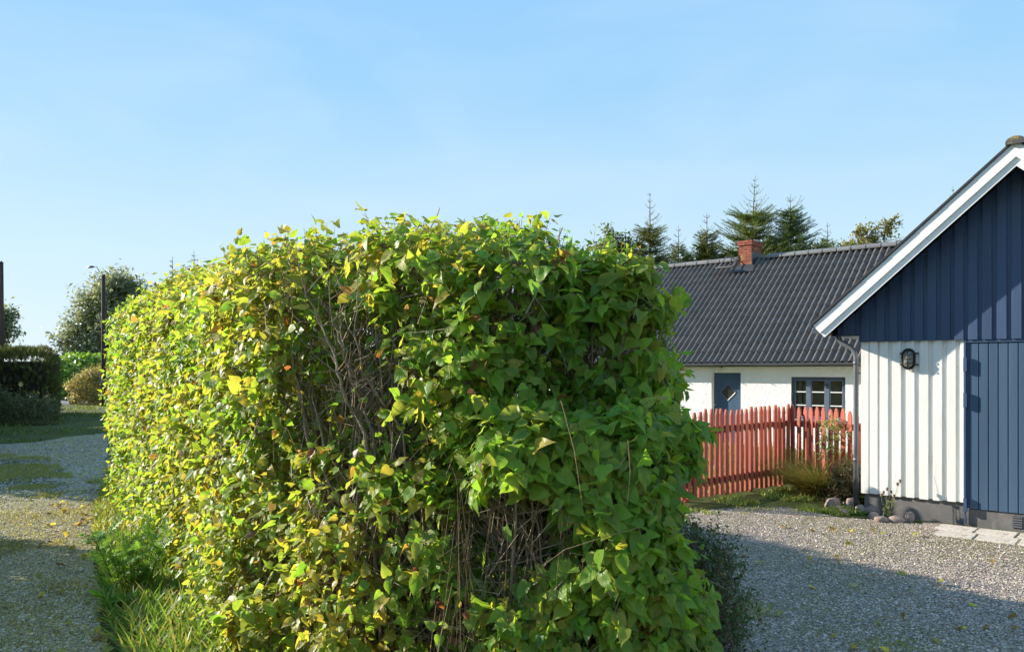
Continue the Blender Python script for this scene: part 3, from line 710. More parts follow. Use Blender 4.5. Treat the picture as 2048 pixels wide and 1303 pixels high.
# roof: deck, tiles course by course, ridge tiles
cp, sp = math.cos(PITCH), math.sin(PITCH)
def rp(s, x, hgt): return (x, -EO + cp*s - sp*hgt, EAVE + sp*s + cp*hgt)
SLEN = (DP + EO) / cp
roof = MB()
for back in (0, 1):
    q = [rp(0, HL-.12, -.02), rp(0, HR+.12, -.02), rp(SLEN, HR+.12, -.02), rp(SLEN, HL-.12, -.02)]
    q2 = [rp(0, HL-.12, -.09), rp(0, HR+.12, -.09), rp(SLEN, HR+.12, -.09), rp(SLEN, HL-.12, -.09)]
    if back: q = [(x, 2*DP-y, z) for x, y, z in q]; q2 = [(x, 2*DP-y, z) for x, y, z in q2]
    f = [(0, 1, 2, 3), (7, 6, 5, 4), (0, 4, 5, 1), (1, 5, 6, 2), (3, 2, 6, 7), (0, 3, 7, 4)]
    roof.add(q + q2, f if not back else [t[::-1] for t in f])
roof = roof.build('roof', M_FLASH, house)
TW = 2*WAVE; nrow = int(math.ceil(SLEN / TLEN)); TL = SLEN / nrow
tmesh = tile_mesh('tile', length=TL+.045)
ncol = int((HR - HL + .2) / TW) + 1
rotm = Matrix.Rotation(PITCH, 4, 'X')
rest = MB(); rv = np.array([q.co for q in tmesh.vertices]); rf = [tuple(p.vertices) for p in tmesh.polygons]; kept = 0
for c in range(ncol):
    x = HR + .1 - (c+1)*TW
    for r in range(nrow):
        b = rp(r*TL - (.05 if r == 0 else 0), x, .028)
        pr = HO + DV*x + QV*b[1]; pxx = CX + F*(pr[0])/pr[1]
        vis = 1322 < pxx < 1790 and kept < 300
        if vis and pxx > 1640:                    # hidden behind the garage verge?
            pyy = HY - F*(b[2]-EYE)/pr[1]
            if pyy > 655 - (pxx-1626)*.915 + 60 and pxx > 1722: vis = False
        if vis:
            o = link('tile', tmesh, roof); o.matrix_local = Matrix.Translation(Vector((b[0], b[1] + random.uniform(-.003, .003), b[2] + random.uniform(0, .004)))) @ rotm; kept += 1
        else:
            mm = Matrix.Translation(Vector(b)) @ rotm
            rest.add([mm @ Vector(q) for q in rv], rf)
        bb = (b[0], 2*DP - b[1], b[2])
for c in range(ncol):                              # back slope
    x = HR + .1 - (c+1)*TW
    for r in range(nrow):
        b = rp(r*TL, x, .028); mm = Matrix.Translation(Vector(b)) @ rotm
        q = [mm @ Vector(k) for k in rv]; rest.add([(k[0], 2*DP - k[1], k[2]) for k in q], [f[::-1] for f in rf])
o = rest.build('far_tiles', M_TILE, roof, smooth=True); o['kind'] = 'stuff'
RT = RIDGE + .075
x = HL - .1
ct0, ct1 = fac_t(HO, 1477.5, DP-.42), fac_t(HO, 1503.5, DP-.42)
while x < HR:
    if not (x + .36 > ct0 - .02 and x < ct1 + .02):
        ridge_cap('ridge_tile', x, DP, RT-.05, .44, .155, roof, M_RIDGE, 'x')
    x += .39
# chimney: bricks joined course by course round a mortar core
cd0, cd1 = DP-.42, DP+.34; czt = fac_h(HO, 1490, 480.5, cd0); czb = RIDGE - .45
chim = MB().box(ct0+.012, ct1-.012, cd0+.012, cd1-.012, czb, czt-.012).build('chimney', M_MORTAR, house)
cw = ct1 - ct0; nb = max(2, round(cw / .235)); hb = .072
z = czb + .28; k = 0
while z < czt - .03:
    top = czt - z < .24
    e = .032 if czt - z < .20 else 0.0
    n1 = max(2, round((cw+2*e)/.24)); n2 = max(2, round((cd1-cd0+2*e)/.24))
    off = .12 if k % 2 else 0
    for (a, b, axis, fix) in ((ct0-e, ct1+e, 'x', cd0-e), (ct0-e, ct1+e, 'x', cd1+e-.1), (cd0-e+.1, cd1+e-.1, 'y', ct0-e), (cd0-e+.1, cd1+e-.1, 'y', ct1+e-.1)):
        p0 = a
        while p0 < b - .02:
            p1 = min(p0 + (.24 if not (p0 == a and k % 2) else .12), b); j = random.uniform(-.003, .003)
            if axis == 'x': bb = (p0, p1-.012, fix+j, fix+.1)
            else: bb = (fix+j, fix+.1+j, p0, p1-.012)
            MB().box(*bb, z, min(z+hb-.010, czt)).build('brick', M_BRICK, chim); p0 = p1
    z += hb; k += 1
# lead flashing round the chimney foot
fz = EAVE + (cd0 + EO) * math.tan(PITCH)
m = MB().box(ct0-.02, ct1+.02, cd0-.022, cd0-.001, fz-.1, fz+.16)
zz = [rp((cd0-.22+EO)/cp, 0, .075), rp((cd0+EO)/cp, 0, .078)]
m.add([(ct0-.06, zz[0][1], zz[0][2]+.02), (ct1+.14, zz[0][1], zz[0][2]+.02), (ct1+.10, zz[1][1], zz[1][2]+.06), (ct0-.04, zz[1][1], zz[1][2]+.06)], [(0, 1, 2, 3)])
m.box(ct1+.001, ct1+.022, cd0-.02, cd1+.05, fz-.05, RT+.12); m.box(ct0-.022, ct0-.001, cd0-.02, cd1+.05, fz-.05, RT+.05)
m.build('flashing', M_FLASH, chim)
# chimney-sweep step on the roof
st0, st1 = fac_t(HO, 1433, DP-.75), fac_t(HO, 1466, DP-.75); sz = fac_h(HO, 1450, 534, DP-.75)
step = MB(); step.box(st0, st1, DP-.85, DP-.70, sz-.02, sz+.005); step = step.build('roof_step', M_RIDGE, roof)
for x in (st0+.06, st1-.06): MB().tube([(x, DP-.72, sz), (x+.04, DP-.30, RT+.06), (x+.06, DP-.05, RT+.085)], .018, 6).build('bracket', M_ZINC, step)
# gutter and its brackets
m = MB(); gy, gz2 = -EO-.055, EAVE-.015
prof = [(gy+.06*math.cos(a), gz2+.06*math.sin(a)) for a in np.linspace(math.pi, 2*math.pi, 9)] + [(gy+.052*math.cos(a), gz2+.052*math.sin(a)) for a in np.linspace(2*math.pi, math.pi, 9)]
m.prism_x(prof, HL-.1, HR+.1); m.build('gutter', M_ZINC, house)
m = MB().box(HL-.1, HR+.1, -EO+.02, -EO+.045, EAVE-.10, EAVE-.001); m.build('fascia', M_FLASH, house)
MB().box(HL-.1, HR+.1, -EO+.05, -.003, EAVE-.10, EAVE-.085).build('soffit', M_TRIM, house)
x = HL
while x < HR:
    MB().box(x, x+.02, gy-.066, gy+.07, gz2-.075, gz2-.062).build('gutter_bracket', M_FLASH, house); x += .75
# lamp over the house door
pl = HO + DV*fac_t(HO, 1437.5) + UP*fac_h(HO, 1437.5, 736)
plamp = thing('porch_lamp', pl, 'small white globe lamp on the plaster above the cottage door', 'lamp', RZ)
MB().box(-.02, .12, -.07, -.003, .02, .075).build('bracket', M_POLE, plamp)
MB().lathe([(.01, .02), (.10, .005), (.11, -.01), (.05, -.015)], (-.02, -.10, .02), 14).build('shade', M_BULB, plamp, smooth=True)
MB().lathe([(.004, -.075), (.03, -.065), (.042, -.04), (.03, -.012), (.02, .0)], (-.02, -.10, 0), 14).build('globe', M_BULB, plamp, smooth=True)

# ------------------------------------------------------------------ red picket fence
def picket_mesh(h, w_, th):
    a = w_/2
    return MB().prism_y([(-a, 0), (a, 0), (a, h-.085), (a*.40, h), (-a*.40, h), (-a, h-.085)], -th, 0)
def fence(A, B, label, hA, hB, pitch, w_, th, rails, posts):
    A, B = np.array(A), np.array(B); d = B - A; L = np.linalg.norm(d); rz = math.atan2(d[1], d[0])
    f = thing('picket_fence', (A[0], A[1], 0), label, 'fence', rz, None)
    x = .05
    while x < L:
        h = hA + (hB-hA)*x/L + random.uniform(-.028, .022)
        z0 = random.uniform(.035, .07)
        o = picket_mesh(h - z0, w_, th).build('picket', M_RED, f, bevel=.004); o.location = (x, 0, z0); o.rotation_euler = (random.uniform(-.012, .012), random.uniform(-.012, .012), random.uniform(-.03, .03))
        x += pitch * random.uniform(.97, 1.03)
    for z in rails: MB().box(0, L, .002, .044, z-.048, z+.048).build('rail', M_RED, f, bevel=.004)
    for x in posts: MB().box(x-.03, x+.03, .046, .106, 0, min(hA, hB)-.2).build('post', M_RED, f, bevel=.004)
    return f
FC = (4.66, 12.92)
fence((2.15, 10.95), FC, 'red picket fence running out from behind the lilac hedge to its corner', 1.345, 1.37, .128, .074, .032, (.285, 1.06), (.6, 2.2, 3.05))
fence((4.69, 12.90), (5.36, 11.78), 'short red picket fence panel ending beside the garage downpipe', 1.365, 1.33, .119, .076, .024, (.30, 1.06), (.25, 1.2))

# ------------------------------------------------------------------ stones by the garage foot
def stone(px, py, wpx, hpx, label, seed, dpt=.8):
    g = G(px, py + hpx*.45); sc = g[1]/F; rx, rz_ = wpx*sc/2, hpx*sc*.62
    r = np.random.default_rng(seed); vs, fs = [], []; nu, nv = 14, 9
    for j in range(nv+1):
        ph = math.pi*j/nv
        for i in range(nu):
            th = 2*math.pi*i/nu; v = np.array([math.cos(th)*math.sin(ph), math.sin(th)*math.sin(ph), math.cos(ph)])
            v = np.sign(v)*np.abs(v)**.8
            k = 1 + .16*vnoise(v[None], 1.4, seed)[0] + .07*vnoise(v[None], 3.5, seed+5)[0]; vs.append(v*k*np.array([rx, rx*dpt, rz_]))
    for j in range(nv):
        for i in range(nu): fs.append((j*nu+i, (j+1)*nu+i, (j+1)*nu+(i+1) % nu, j*nu+(i+1) % nu))
    o = MB().add(vs, fs).build('stone', M_ROCK, None, smooth=True); o.location = (g[0], g[1] + rx*dpt*.6, rz_*.55); o.rotation_euler = (0, 0, r.uniform(-.6, .6))
    return tag(o, label, 'stone', 'stones edging the bed by the garage')
for a in [(1668, 1006, 30, 22, 'brownish round stone lying at the foot of the ornamental grass', 1),
          (1707, 1008, 28, 22, 'rough brown stone lying against the downpipe foot', 2),
          (1723, 1019, 20, 18, 'small pinkish stone between the downpipe stone and the long beige stone', 3),
          (1690, 1024, 18, 11, 'small pale flat stone on the gravel in front of the downpipe stones', 4),
          (1752, 1021, 36, 18, 'long beige stone against the left end of the concrete base', 5),
          (1750, 1032, 20, 13, 'small pink stone in front of the long beige stone', 6),
          (1766, 1039, 30, 12, 'flat grey stone lying before the dry poppy stalks', 7),
          (1796, 1039, 30, 14, 'blocky grey stone right of the dry poppy stalks', 8),
          (1821, 1034, 22, 20, 'round pinkish grey stone at the end of the row by the concrete', 9),
          (1681, 1016, 18, 9, 'low tan stone half sunk behind the pale flat stone', 10)]: stone(*a)

# ------------------------------------------------------------------ lilac hedge and shrubs
def sd_rbox(p, c, half, rz, rad):
    q = p - np.array(c); ca_, sa_ = math.cos(rz), math.sin(rz)
    x = q[:, 0]*ca_ + q[:, 1]*sa_; y = -q[:, 0]*sa_ + q[:, 1]*ca_
    d = np.abs(np.stack([x, y, q[:, 2]], 1)) - (np.array(half) - rad)
    return np.linalg.norm(np.maximum(d, 0), axis=1) + np.minimum(d.max(1), 0) - rad
def smin(a, b, k):
    h = np.clip(.5 + .5*(b-a)/k, 0, 1); return b*(1-h) + a*h - k*h*(1-h)
def make_sdf(boxes, k=.15, amp=.11, seed=0, warp=None):
    def f(p):
        d = None
        if warp: p = p.copy(); p[:, 2] = p[:, 2] * warp(p)
        for bx in boxes:
            e = sd_rbox(p, *bx); d = e if d is None else smin(d, e, k)
        return d + amp*(vnoise(p, 1.7, seed) + .55*vnoise(p, 4.3, seed+1))
    return f
def grad(f, p, e=.03):
    g = np.stack([f(p + np.eye(3)[i]*e) - f(p - np.eye(3)[i]*e) for i in range(3)], 1); return nrm(g)
def shell(f, lo, hi, n, lam, depth, r=rng):
    out = []; tot = 0; lo, hi = np.array(lo), np.array(hi)
    while tot < n:
        p = lo + (hi-lo)*r.random((60000, 3)); s = f(p)
        k = (s < 0) & (s > -depth) & (r.random(len(p)) < np.exp(s/lam)); out.append(p[k]); tot += k.sum()
        if len(out) > 60: break
    return np.concatenate(out)[:n]

GREEN = np.array([(.135, .270, .034), (.170, .310, .040), (.205, .345, .046), (.115, .230, .048)])
LIME = np.array([(.185, .285, .040), (.220, .300, .046), (.255, .305, .052)])
YELL = np.array([(.310, .285, .055), (.355, .300, .060), (.270, .270, .050)])
BROWN = np.array([(.22, .085, .04), (.28, .16, .05), (.17, .11, .055)])
def leaf_tints(p, wy, wl_, wb, r=rng):
    """pick a colour for each leaf: shares of yellow, lime and brown vary in drifts through the hedge"""
    n = len(p); nz = vnoise(p, 1.5, 31); u = r.random(n)
    y = np.clip(wy*(1 + 1.1*nz), 0, 1); l_ = np.clip(wl_*(1 + .6*nz), 0, 1)
    c = GREEN[r.integers(0, 4, n)].copy()
    k = u < y + l_; c[k] = LIME[r.integers(0, 3, k.sum())]; k = u < y; c[k] = YELL[r.integers(0, 3, k.sum())]
    k = r.random(n) < wb; c[k] = BROWN[r.integers(0, 3, k.sum())]
    return c * r.uniform(.8, 1.22, (n, 1)) * (1 + r.uniform(-.06, .06, (n, 3)))

def grow(base, Nn, L, nodes, size, droop, face, r=rng, petiole=.022):
    """leafy shoots: returns leaf base, tip direction, normal, size, and the twig ends"""
    n = len(base); D = nrm(Nn*.55 + UP*.45 + r.normal(0, .42, (n, 3)))
    ref = nrm(np.cross(D, nrm(r.normal(0, 1, (n, 3)))));
    LP, LD, LN, LS = [], [], [], []
    for k in range(nodes):
        c = base + D*(L*(.25 + .75*(k+1)/nodes))[:, None]
        a = ref if k % 2 == 0 else np.cross(D, ref)
        for sg in (-1, 1):
            keep = r.random(n) < .9
            tip = nrm(sg*a*.75 + D*.30 + Nn*.30 - UP*droop*r.uniform(.5, 1.4, (n, 1)) + r.normal(0, .28, (n, 3)))
            nn_ = Nn*face + UP*.55 + r.normal(0, .38, (n, 3))
            pos = c + tip*petiole
            LP.append(pos[keep]); LD.append(tip[keep]); LN.append(nn_[keep]); LS.append((size*np.clip(r.normal(.88, .24, n), .38, 1.4)*(1 - .12*(k == nodes-1)))[keep])
    return np.concatenate(LP), np.concatenate(LD), np.concatenate(LN), np.concatenate(LS), base + D*L[:, None], D

TWIGC = np.array([(.29, .22, .15), (.21, .155, .105), (.34, .275, .21), (.26, .18, .10)])
def stems(par, bases, tops, rad, r, wig=.10, seg=7, name='stem'):
    """each main stem a wandering tapered tube; returns points along them"""
    m = MB(); pts_all = []
    for b, t, R0 in zip(bases, tops, rad):
        ph = r.uniform(0, 6.28, 4); pts = []
        for i in range(seg+1):
            f = i/seg; p = b + (t-b)*f; p = p + np.array([math.sin(ph[0]+3.2*f)+.6*math.sin(ph[1]+8*f), math.sin(ph[2]+2.8*f)+.6*math.sin(ph[3]+7*f), 0])*wig*f*(1.15-f)*1.4
            p[:2] += (t-b)[:2]*(f*f-f)*.6; pts.append(p)
        m.tube(pts, [R0*(1-.72*i/seg) for i in range(seg+1)], 5, False); pts_all.append(np.array(pts))
    off = np.array(par.location); m.v = [tuple(np.array(q)-off) for q in m.v]
    o = m.build('stems', M_STEM, par, smooth=True); o['kind'] = 'stuff'
    return pts_all
M_STEM = mat('lilac_stem', (.30, .235, .165), (.185, .14, .10), 16, .9, .004, 70, (1, 1, .3), .2, 0, spots=(10, .58, .68, (.27, .25, .21)))

_lm = {}
def leaf_variants(matl):
    if matl.name in _lm: return _lm[matl.name]
    out = []
    for pal in (GREEN, LIME, YELL):
        for c in pal:
            for h in HEARTSF[:3]:
                v, t, uv = h; tt = np.tile(np.array([[*c, random.random()]]), (len(v), 1)); out.append((c, np_mesh('leaf', v, t, matl, tt, uv)))
    _lm[matl.name] = out; return out
def leaves_to_objects(par, pos, tip, nn_, size, tint, idx, matl):
    var = leaf_variants(matl); cols = np.array([c for c, _ in var]); off = np.array(par.location)
    X, Yv, Z = frame(tip, nn_)
    for i in idx:
        j = np.argsort(((cols - tint[i][:3])**2).sum(1))[:3]; me = var[int(random.choice(list(j)))][1]; s = size[i]
        o = link('leaf', me, par); p = pos[i] - off
        o.matrix_local = Matrix(((X[i][0]*s, Yv[i][0]*s, Z[i][0]*s, p[0]), (X[i][1]*s, Yv[i][1]*s, Z[i][1]*s, p[1]), (X[i][2]*s, Yv[i][2]*s, Z[i][2]*s, p[2]), (0, 0, 0, 1)))

GAPS = [(1050, 1080, 3.5, 130, 90, .92), (715, 765, 4.2, 92, 135, .93), (598, 830, 4.45, 60, 85, .88), (1000, 1085, 3.75, 130, 105, .92), (690, 985, 4.2, 70, 60, .6), (930, 1240, 4.0, 60, 60, .6),
        (1060, 650, 5.0, 60, 80, .65), (1190, 715, 4.6, 150, 38, .85), (1125, 670, 4.9, 50, 50, .6), (560, 960, 4.5, 40, 50, .5), (800, 880, 4.1, 40, 40, .6),
        (330, 700, 8.0, 25, 60, .35), (450, 900, 5.6, 30, 80, .40), (380, 1060, 6.1, 40, 50, .45), (520, 1120, 4.9, 30, 60, .5), (480, 740, 5.2, 20, 60, .35), (760, 1120, 4.1, 45, 45, .55)]
def drop_gaps(p, r, extra=1.0):
    keep = np.ones(len(p), bool)
    for px, py, Y, rx, ry, st in GAPS:
        c = P(px, py, Y); d = p - c
        k = (d[:, 0]/(rx*Y/F))**2 + (d[:, 2]/(ry*Y/F))**2 + (d[:, 1]/.48)**2
        keep &= ~((k < 1.0) & (r.random(len(p)) < st*extra))
    return keep

def shrub(name, label, boxes, seed, nshoot, size, wts, lo, hi, base, cat='hedge', lam=.14, depth=.55, amp=.11, droop=.45, face=.75, objs=300, nstem=60, stem_r=(.008, .022), foot=None, top_h=2.6, L=(.10, .26), nodes=3, inner=.25, hearts=None, back=.35, warp=None):
    r = np.random.default_rng(seed); f = make_sdf(boxes, amp=amp, seed=seed, warp=warp); hearts = hearts or HEARTS
    par = thing(name, base, label, cat)
    p = shell(f, lo, hi, nshoot, lam, depth, r)
    p2 = shell(f, lo, hi, int(nshoot*inner), .5, 1.0, r); p = np.concatenate([p, p2])
    g = grad(f, p)
    # the far side is seen by nobody here: thinner
    toc = nrm(np.array([0, 0, EYE]) - p); keep = ((g*toc).sum(1) > -.25) | (r.random(len(p)) < back)
    keep &= drop_gaps(p, r) & (p[:, 2] > .06)
    p, g = p[keep], g[keep]; n = len(p)
    Ls = r.uniform(*L, n)
    w_loc = wts(p)
    lp, ld, ln, ls, ends, D = grow(p - g*.06, g, Ls, nodes, np.full(n, size), droop, face, r)
    wy, wl_, wb, sc = wts(lp); ls = ls*sc
    k2 = drop_gaps(lp, r, .8); lp, ld, ln, ls, wy, wl_, wb = lp[k2], ld[k2], ln[k2], ls[k2], wy[k2], wl_[k2], wb[k2]
    tint = leaf_tints(lp, wy, wl_, wb, r); alpha = r.random((len(lp), 1)); tint = np.concatenate([tint, alpha], 1)
    sd = f(lp); toc = nrm(np.array([0, 0, EYE]) - lp)
    vis = ls/lp[:, 1] * np.clip((nrm(ln)*toc).sum(1), .05, 1) * (sd > -.02); 
    u_ = CX + F*lp[:, 0]/lp[:, 1]; v_ = HY - F*(lp[:, 2]-EYE)/lp[:, 1]; vis[(v_ > 1300) | (u_ < 0) | (u_ > 2048) | (lp[:, 1] < 1)] = 0
    order = np.argsort(-vis); sel = order[:objs]; msk = np.ones(len(lp), bool); msk[sel] = False
    leaves_to_objects(par, lp, ld, ln, ls, tint, sel, M_LILAC)
    X, Yv, Z = frame(ld, ln); lst = []; which = r.integers(0, len(hearts), len(lp))
    lo_ = (lp[:, 1] > 5.2) | (sd < -.12) | ((nrm(ln)*toc).sum(1) < -.1)
    for h in range(2*len(hearts)):
        k = msk & (which == h % len(hearts)) & (lo_ if h >= len(hearts) else ~lo_); s_ = ls[k][:, None]
        lst.append(instances('', hearts[h] if h < len(hearts) else HEARTSL[h - len(hearts)], lp[k], X[k]*s_*r.uniform(.85, 1.15, (k.sum(), 1)), Yv[k]*s_, Z[k]*s_*r.choice([1, 1, 1, -.6], (k.sum(), 1)), tint[k], None))
    build_inst('foliage', lst, M_LILAC, par, 'stuff')
    # stems fan out of the ground, side branches reach for the shell
    fb = foot(r, nstem); bases = np.concatenate([fb, np.zeros((nstem, 1))], 1)
    tops = bases.copy(); tops[:, :2] += r.normal(0, .28, (nstem, 2)); tops[:, 2] = top_h*r.uniform(.62, .99, nstem)
    for _ in range(6):                                  # pull stem heads back inside
        s = f(tops); bad = s > -.05
        if not bad.any(): break
        tops[bad] -= grad(f, tops[bad])*(s[bad]+.08)[:, None]
    tops[:, 2] = np.maximum(tops[:, 2], .4)
    pa = stems(par, bases, tops, r.uniform(*stem_r, nstem), r)
    A, B, R_, C = [], [], [], []
    for pts in pa:
        for _ in range(9):
            i = r.integers(2, len(pts)-1); a = pts[i] + (pts[i+1]-pts[i])*r.random(); d = nrm(np.array([r.normal(0, 1), r.normal(0, 1), r.uniform(.1, 1.3)])); ln_ = r.uniform(.22, .6)
            b = a + d*ln_*.5; c = b + nrm(d + r.normal(0, .35, 3) + UP*.3)*ln_*.5; col = TWIGC[r.integers(0, 4)]*r.uniform(.7, 1.25)
            A += [a, b]; B += [b, c]; R_ += [.0052, .0036]; C += [col, col]
    A, B, R_, C = np.array(A), np.array(B), np.array(R_), np.array(C); ok = (f(A) < .02) & (f(B) < .05)
    # shoot twigs
    col = TWIGC[r.integers(0, 4, n)]*r.uniform(.7, 1.25, (n, 1))
    A = np.concatenate([A[ok], p - g*.22 - UP*.08]); B = np.concatenate([B[ok], ends]); R_ = np.concatenate([R_[ok], r.uniform(.0016, .0032, n)]); C = np.concatenate([C[ok], col])
    # finer outer twigs, clipped and bare, showing between the leaves
    ne = int(nshoot*.7); q = shell(f, lo, hi, ne, .12, .30, r); gq = grad(f, q); dq = nrm(gq*.45 + UP*.7 + r.normal(0, .5, q.shape)); lq = r.uniform(.10, .34, (len(q), 1))
    A = np.concatenate([A, q - dq*lq*.8]); B = np.concatenate([B, q + dq*lq*.2]); R_ = np.concatenate([R_, r.uniform(.0014, .0034, len(q))]); C = np.concatenate([C, TWIGC[r.integers(0, 4, len(q))]*r.uniform(.8, 1.4, (len(q), 1))])
    build_inst('twigs', [sticks(A, B, R_, C)], M_TWIG, par, 'stuff')
    return par, f

# left wing along the lane and the block at its near end
LD = np.array([-.538, .843]); LNr = np.array([.843, .538]); L0 = np.array([-2.04, 5.45])
def on_lane(s, c): q = L0 + LD*s + LNr*c; return q
cw_ = on_lane(3.23, .78); rzw = math.atan2(LD[1], LD[0])
boxes_h = [((cw_[0], cw_[1], 1.42), (4.44, .80, 1.50), rzw, .38),
           ((-.33, 4.68, 1.44), (.68, .62, 1.54), -.464, .34),
           ((.27, 5.15, 1.28), (.54, .30, 1.60), 0.0, .22),
           ((-.36, 4.52, .62), (.70, .64, .86), -.464, .28)]
WARP_H = lambda p: 1/np.interp(p[:, 1], [4.0, 4.6, 5.2, 7.0, 9.0], [.895, .915, .945, .965, .985])
def wts_h(p):
    lane = np.clip((-(p[:, 0] - L0[0])*LNr[0] - (p[:, 1] - L0[1])*LNr[1] + .62)/.5, 0, 1)     # how near the lane face
    top = np.clip((p[:, 2]-2.3)/.5, 0, 1); front = np.clip((4.75 - p[:, 1] - .45*(p[:, 0]+.5))/.5, 0, 1)*(p[:, 0] > -1.25)
    low = np.clip((1.55 - p[:, 2])/.5, 0, 1)*front
    thin = (p[:, 0] > -.02) & (p[:, 1] > 4.75)
    wy = .08 + .13*lane + .10*top + .12*low; wl_ = .26 + .22*lane + .16*top  # real yellowing, plus sunlit yellow-green put into lane face and top leaves
    wy = np.where(thin, .02, wy); wl_ = np.where(thin, .10, wl_)
    far = np.clip((p[:, 1]-10.5)/1.5, 0, 1); wy = wy*(1-.6*far)
    sc = np.where(thin, .62, 1.0) * np.where(front > .5, 1.05, .96) * np.where(low > .5, .86, 1.0)
    return wy, wl_, np.full(len(p), .026), sc
def foot_h(r, n):
    a = np.array([on_lane(s, c) for s, c in zip(r.uniform(-1.6, 8.0, n), r.uniform(.25, 1.2, n))])
    k = r.random(n); a[k < .42] = np.stack([r.uniform(-1.0, 0.0, (k < .42).sum()), r.uniform(4.3, 5.2, (k < .42).sum())], 1)
    j = k < .10; a[j] = np.stack([r.uniform(.0, .95, j.sum()), r.uniform(4.95, 5.3, j.sum())], 1); return a
hedge, fh = shrub('lilac_hedge', 'tall clipped lilac hedge with yellowing leaves running along the gravel lane', boxes_h, 21, 19500, .075, wts_h, (-7.6, 3.3, .05), (1.3, 13.8, 3.2), (-1.5, 5.2, 0),
      foot=foot_h, nstem=230, top_h=2.6, lam=.17, inner=.22, warp=WARP_H)
# low lilac in front, right of the block
boxes_l = [((.40, 4.02, .80), (.43, .48, .93), -.35, .24), ((.55, 4.1, .5), (.36, .5, .6), 0.0, .25), ((.02, 4.2, 1.25), (.22, .4, .45), 0, .18)]
def wts_l(p):
    n = len(p); low = np.clip((1.0-p[:, 2])/.4, 0, 1); return .03 + .06*low, .20 + .16*low, np.full(n, .008), 1.0 - .22*low
def foot_box(x0, x1, y0, y1):
    return lambda r, n: np.stack([r.uniform(x0, x1, n), r.uniform(y0, y1, n)], 1)
shrub('lilac_shrub', 'low green lilac shrub with large heart-shaped leaves beside the dark cotoneaster', boxes_l, 33, 2700, .089, wts_l, (-.5, 3.0, .05), (1.4, 5.0, 2.2), (.42, 4.1, 0), 'shrub',
      foot=foot_box(.0, .9, 3.85, 4.5), nstem=60, top_h=1.75, amp=.09, droop=.75, face=1.0, L=(.08, .2), lam=.12, inner=.5, hearts=HEARTSF)
# leggy lilac behind it with a leafy head
boxes_u = [((.52, 4.45, 2.16), (.34, .28, .38), 0.0, .27), ((.88, 4.8, 1.80), (.10, .18, .30), 0.0, .09)]
def wts_u(p):
    n = len(p); top = np.clip((p[:, 2]-2.35)/.3, 0, 1); return .02 + .10*top, .25 + .55*top, np.full(n, .02), np.ones(n)  # sunlit lime of the upper leaves put into their colour
shrub('lilac_shrub', 'leggy lilac with leaf head tinted sunlit lime on top over bare stems before the cottage roof', boxes_u, 44, 620, .086, wts_u, (-.1, 3.8, 1.5), (1.3, 5.1, 3.0), (.6, 4.5, 0), 'shrub',
      foot=foot_box(.25, .95, 4.35, 4.75), nstem=46, top_h=2.6, amp=.07, droop=.55, face=.9, L=(.08, .2), lam=.14, inner=.25, objs=200, hearts=HEARTSF)

# cotoneaster with red berries beside the drive
def small_shrub(name, label, boxes, seed, n, leaf, lo, hi, base, cols, matl, cat='shrub', berries=0, stemn=24, foot=None, top_h=.9, tmpl=None, L=(.1, .25), nodes=5, objs=0, amp=.1, stemcol=None, lam=.2, upd=.4, depth=.7):
    r = np.random.default_rng(seed); f = make_sdf(boxes, amp=amp, seed=seed); par = thing(name, base, label, cat)
    p = shell(f, lo, hi, n, lam, depth, r); g = grad(f, p); D = nrm(g*.7 + UP*upd + r.normal(0, .5, p.shape)); Ls = r.uniform(*L, n)
    p = p[:n]; n = len(p); LP, LDd, LN = [], [], []
    for k in range(nodes):
        c = p + D*(Ls[:n]*(k+1)/nodes)[:, None]; t = nrm(np.cross(D, r.normal(0, 1, p.shape)) + D*.5 + r.normal(0, .2, p.shape)); LP.append(c); LDd.append(t); LN.append(g*.5 + UP*.6 + r.normal(0, .4, p.shape))
    LP, LDd, LN = map(np.concatenate, (LP, LDd, LN)); s_ = leaf*r.uniform(.6, 1.25, (len(LP), 1)); X, Yv, Z = frame(LDd, LN)
    cols = np.array(cols); tint = cols[r.integers(0, len(cols), len(LP))]*r.uniform(.75, 1.25, (len(LP), 1))
    build_inst('foliage', [instances('', tmpl or simple_leaf(.32), LP, X*s_, Yv*s_, Z*s_, tint, None)], matl, par, 'stuff')
    col = (TWIGC if stemcol is None else np.array(stemcol))[r.integers(0, 4, n)]*r.uniform(.5, .9, (n, 1))
    build_inst('twigs', [sticks(p - D*.12, p + D*Ls[:n, None], r.uniform(.0012, .003, n), col)], M_TWIG, par, 'stuff')
    if foot:
        fb = foot(r, stemn); b = np.concatenate([fb, np.zeros((stemn, 1))], 1); t = b.copy(); t[:, :2] += r.normal(0, .2, (stemn, 2)); t[:, 2] = top_h*r.uniform(.6, 1, stemn); stems(par, b, t, r.uniform(.004, .010, stemn), r, .05, 5)
    if berries:
        i = r.integers(0, n, berries); q = p[i] + D[i]*(Ls[:n][i]*r.random(berries))[:, None]; e = np.eye(3); rr = .0045*np.ones((berries, 1))
        build_inst('berries', [instances('', pebble(1), q, e[0][None]*rr, e[1][None]*rr, e[2][None]*rr, np.tile([[.45, .025, .015]], (berries, 1)), None)], M_STONE, par, 'stuff')
    return par
small_shrub('cotoneaster_shrub', 'dark fine-leaved cotoneaster with red berries at the edge of the gravel drive', [((.90, 4.9, .36), (.36, .7, .48), 0, .22), ((1.06, 5.1, .58), (.20, .4, .34), 0, .16)], 51, 2700, .029,
            (.3, 3.9, .02), (1.9, 6.4, 1.3), (1.0, 5.0, 0), [(.045, .105, .022), (.055, .125, .024), (.075, .14, .028), (.10, .085, .03)], M_SMALL, berries=420, nodes=7, foot=foot_box(.75, 1.15, 4.5, 5.4), amp=.12, L=(.08, .22))

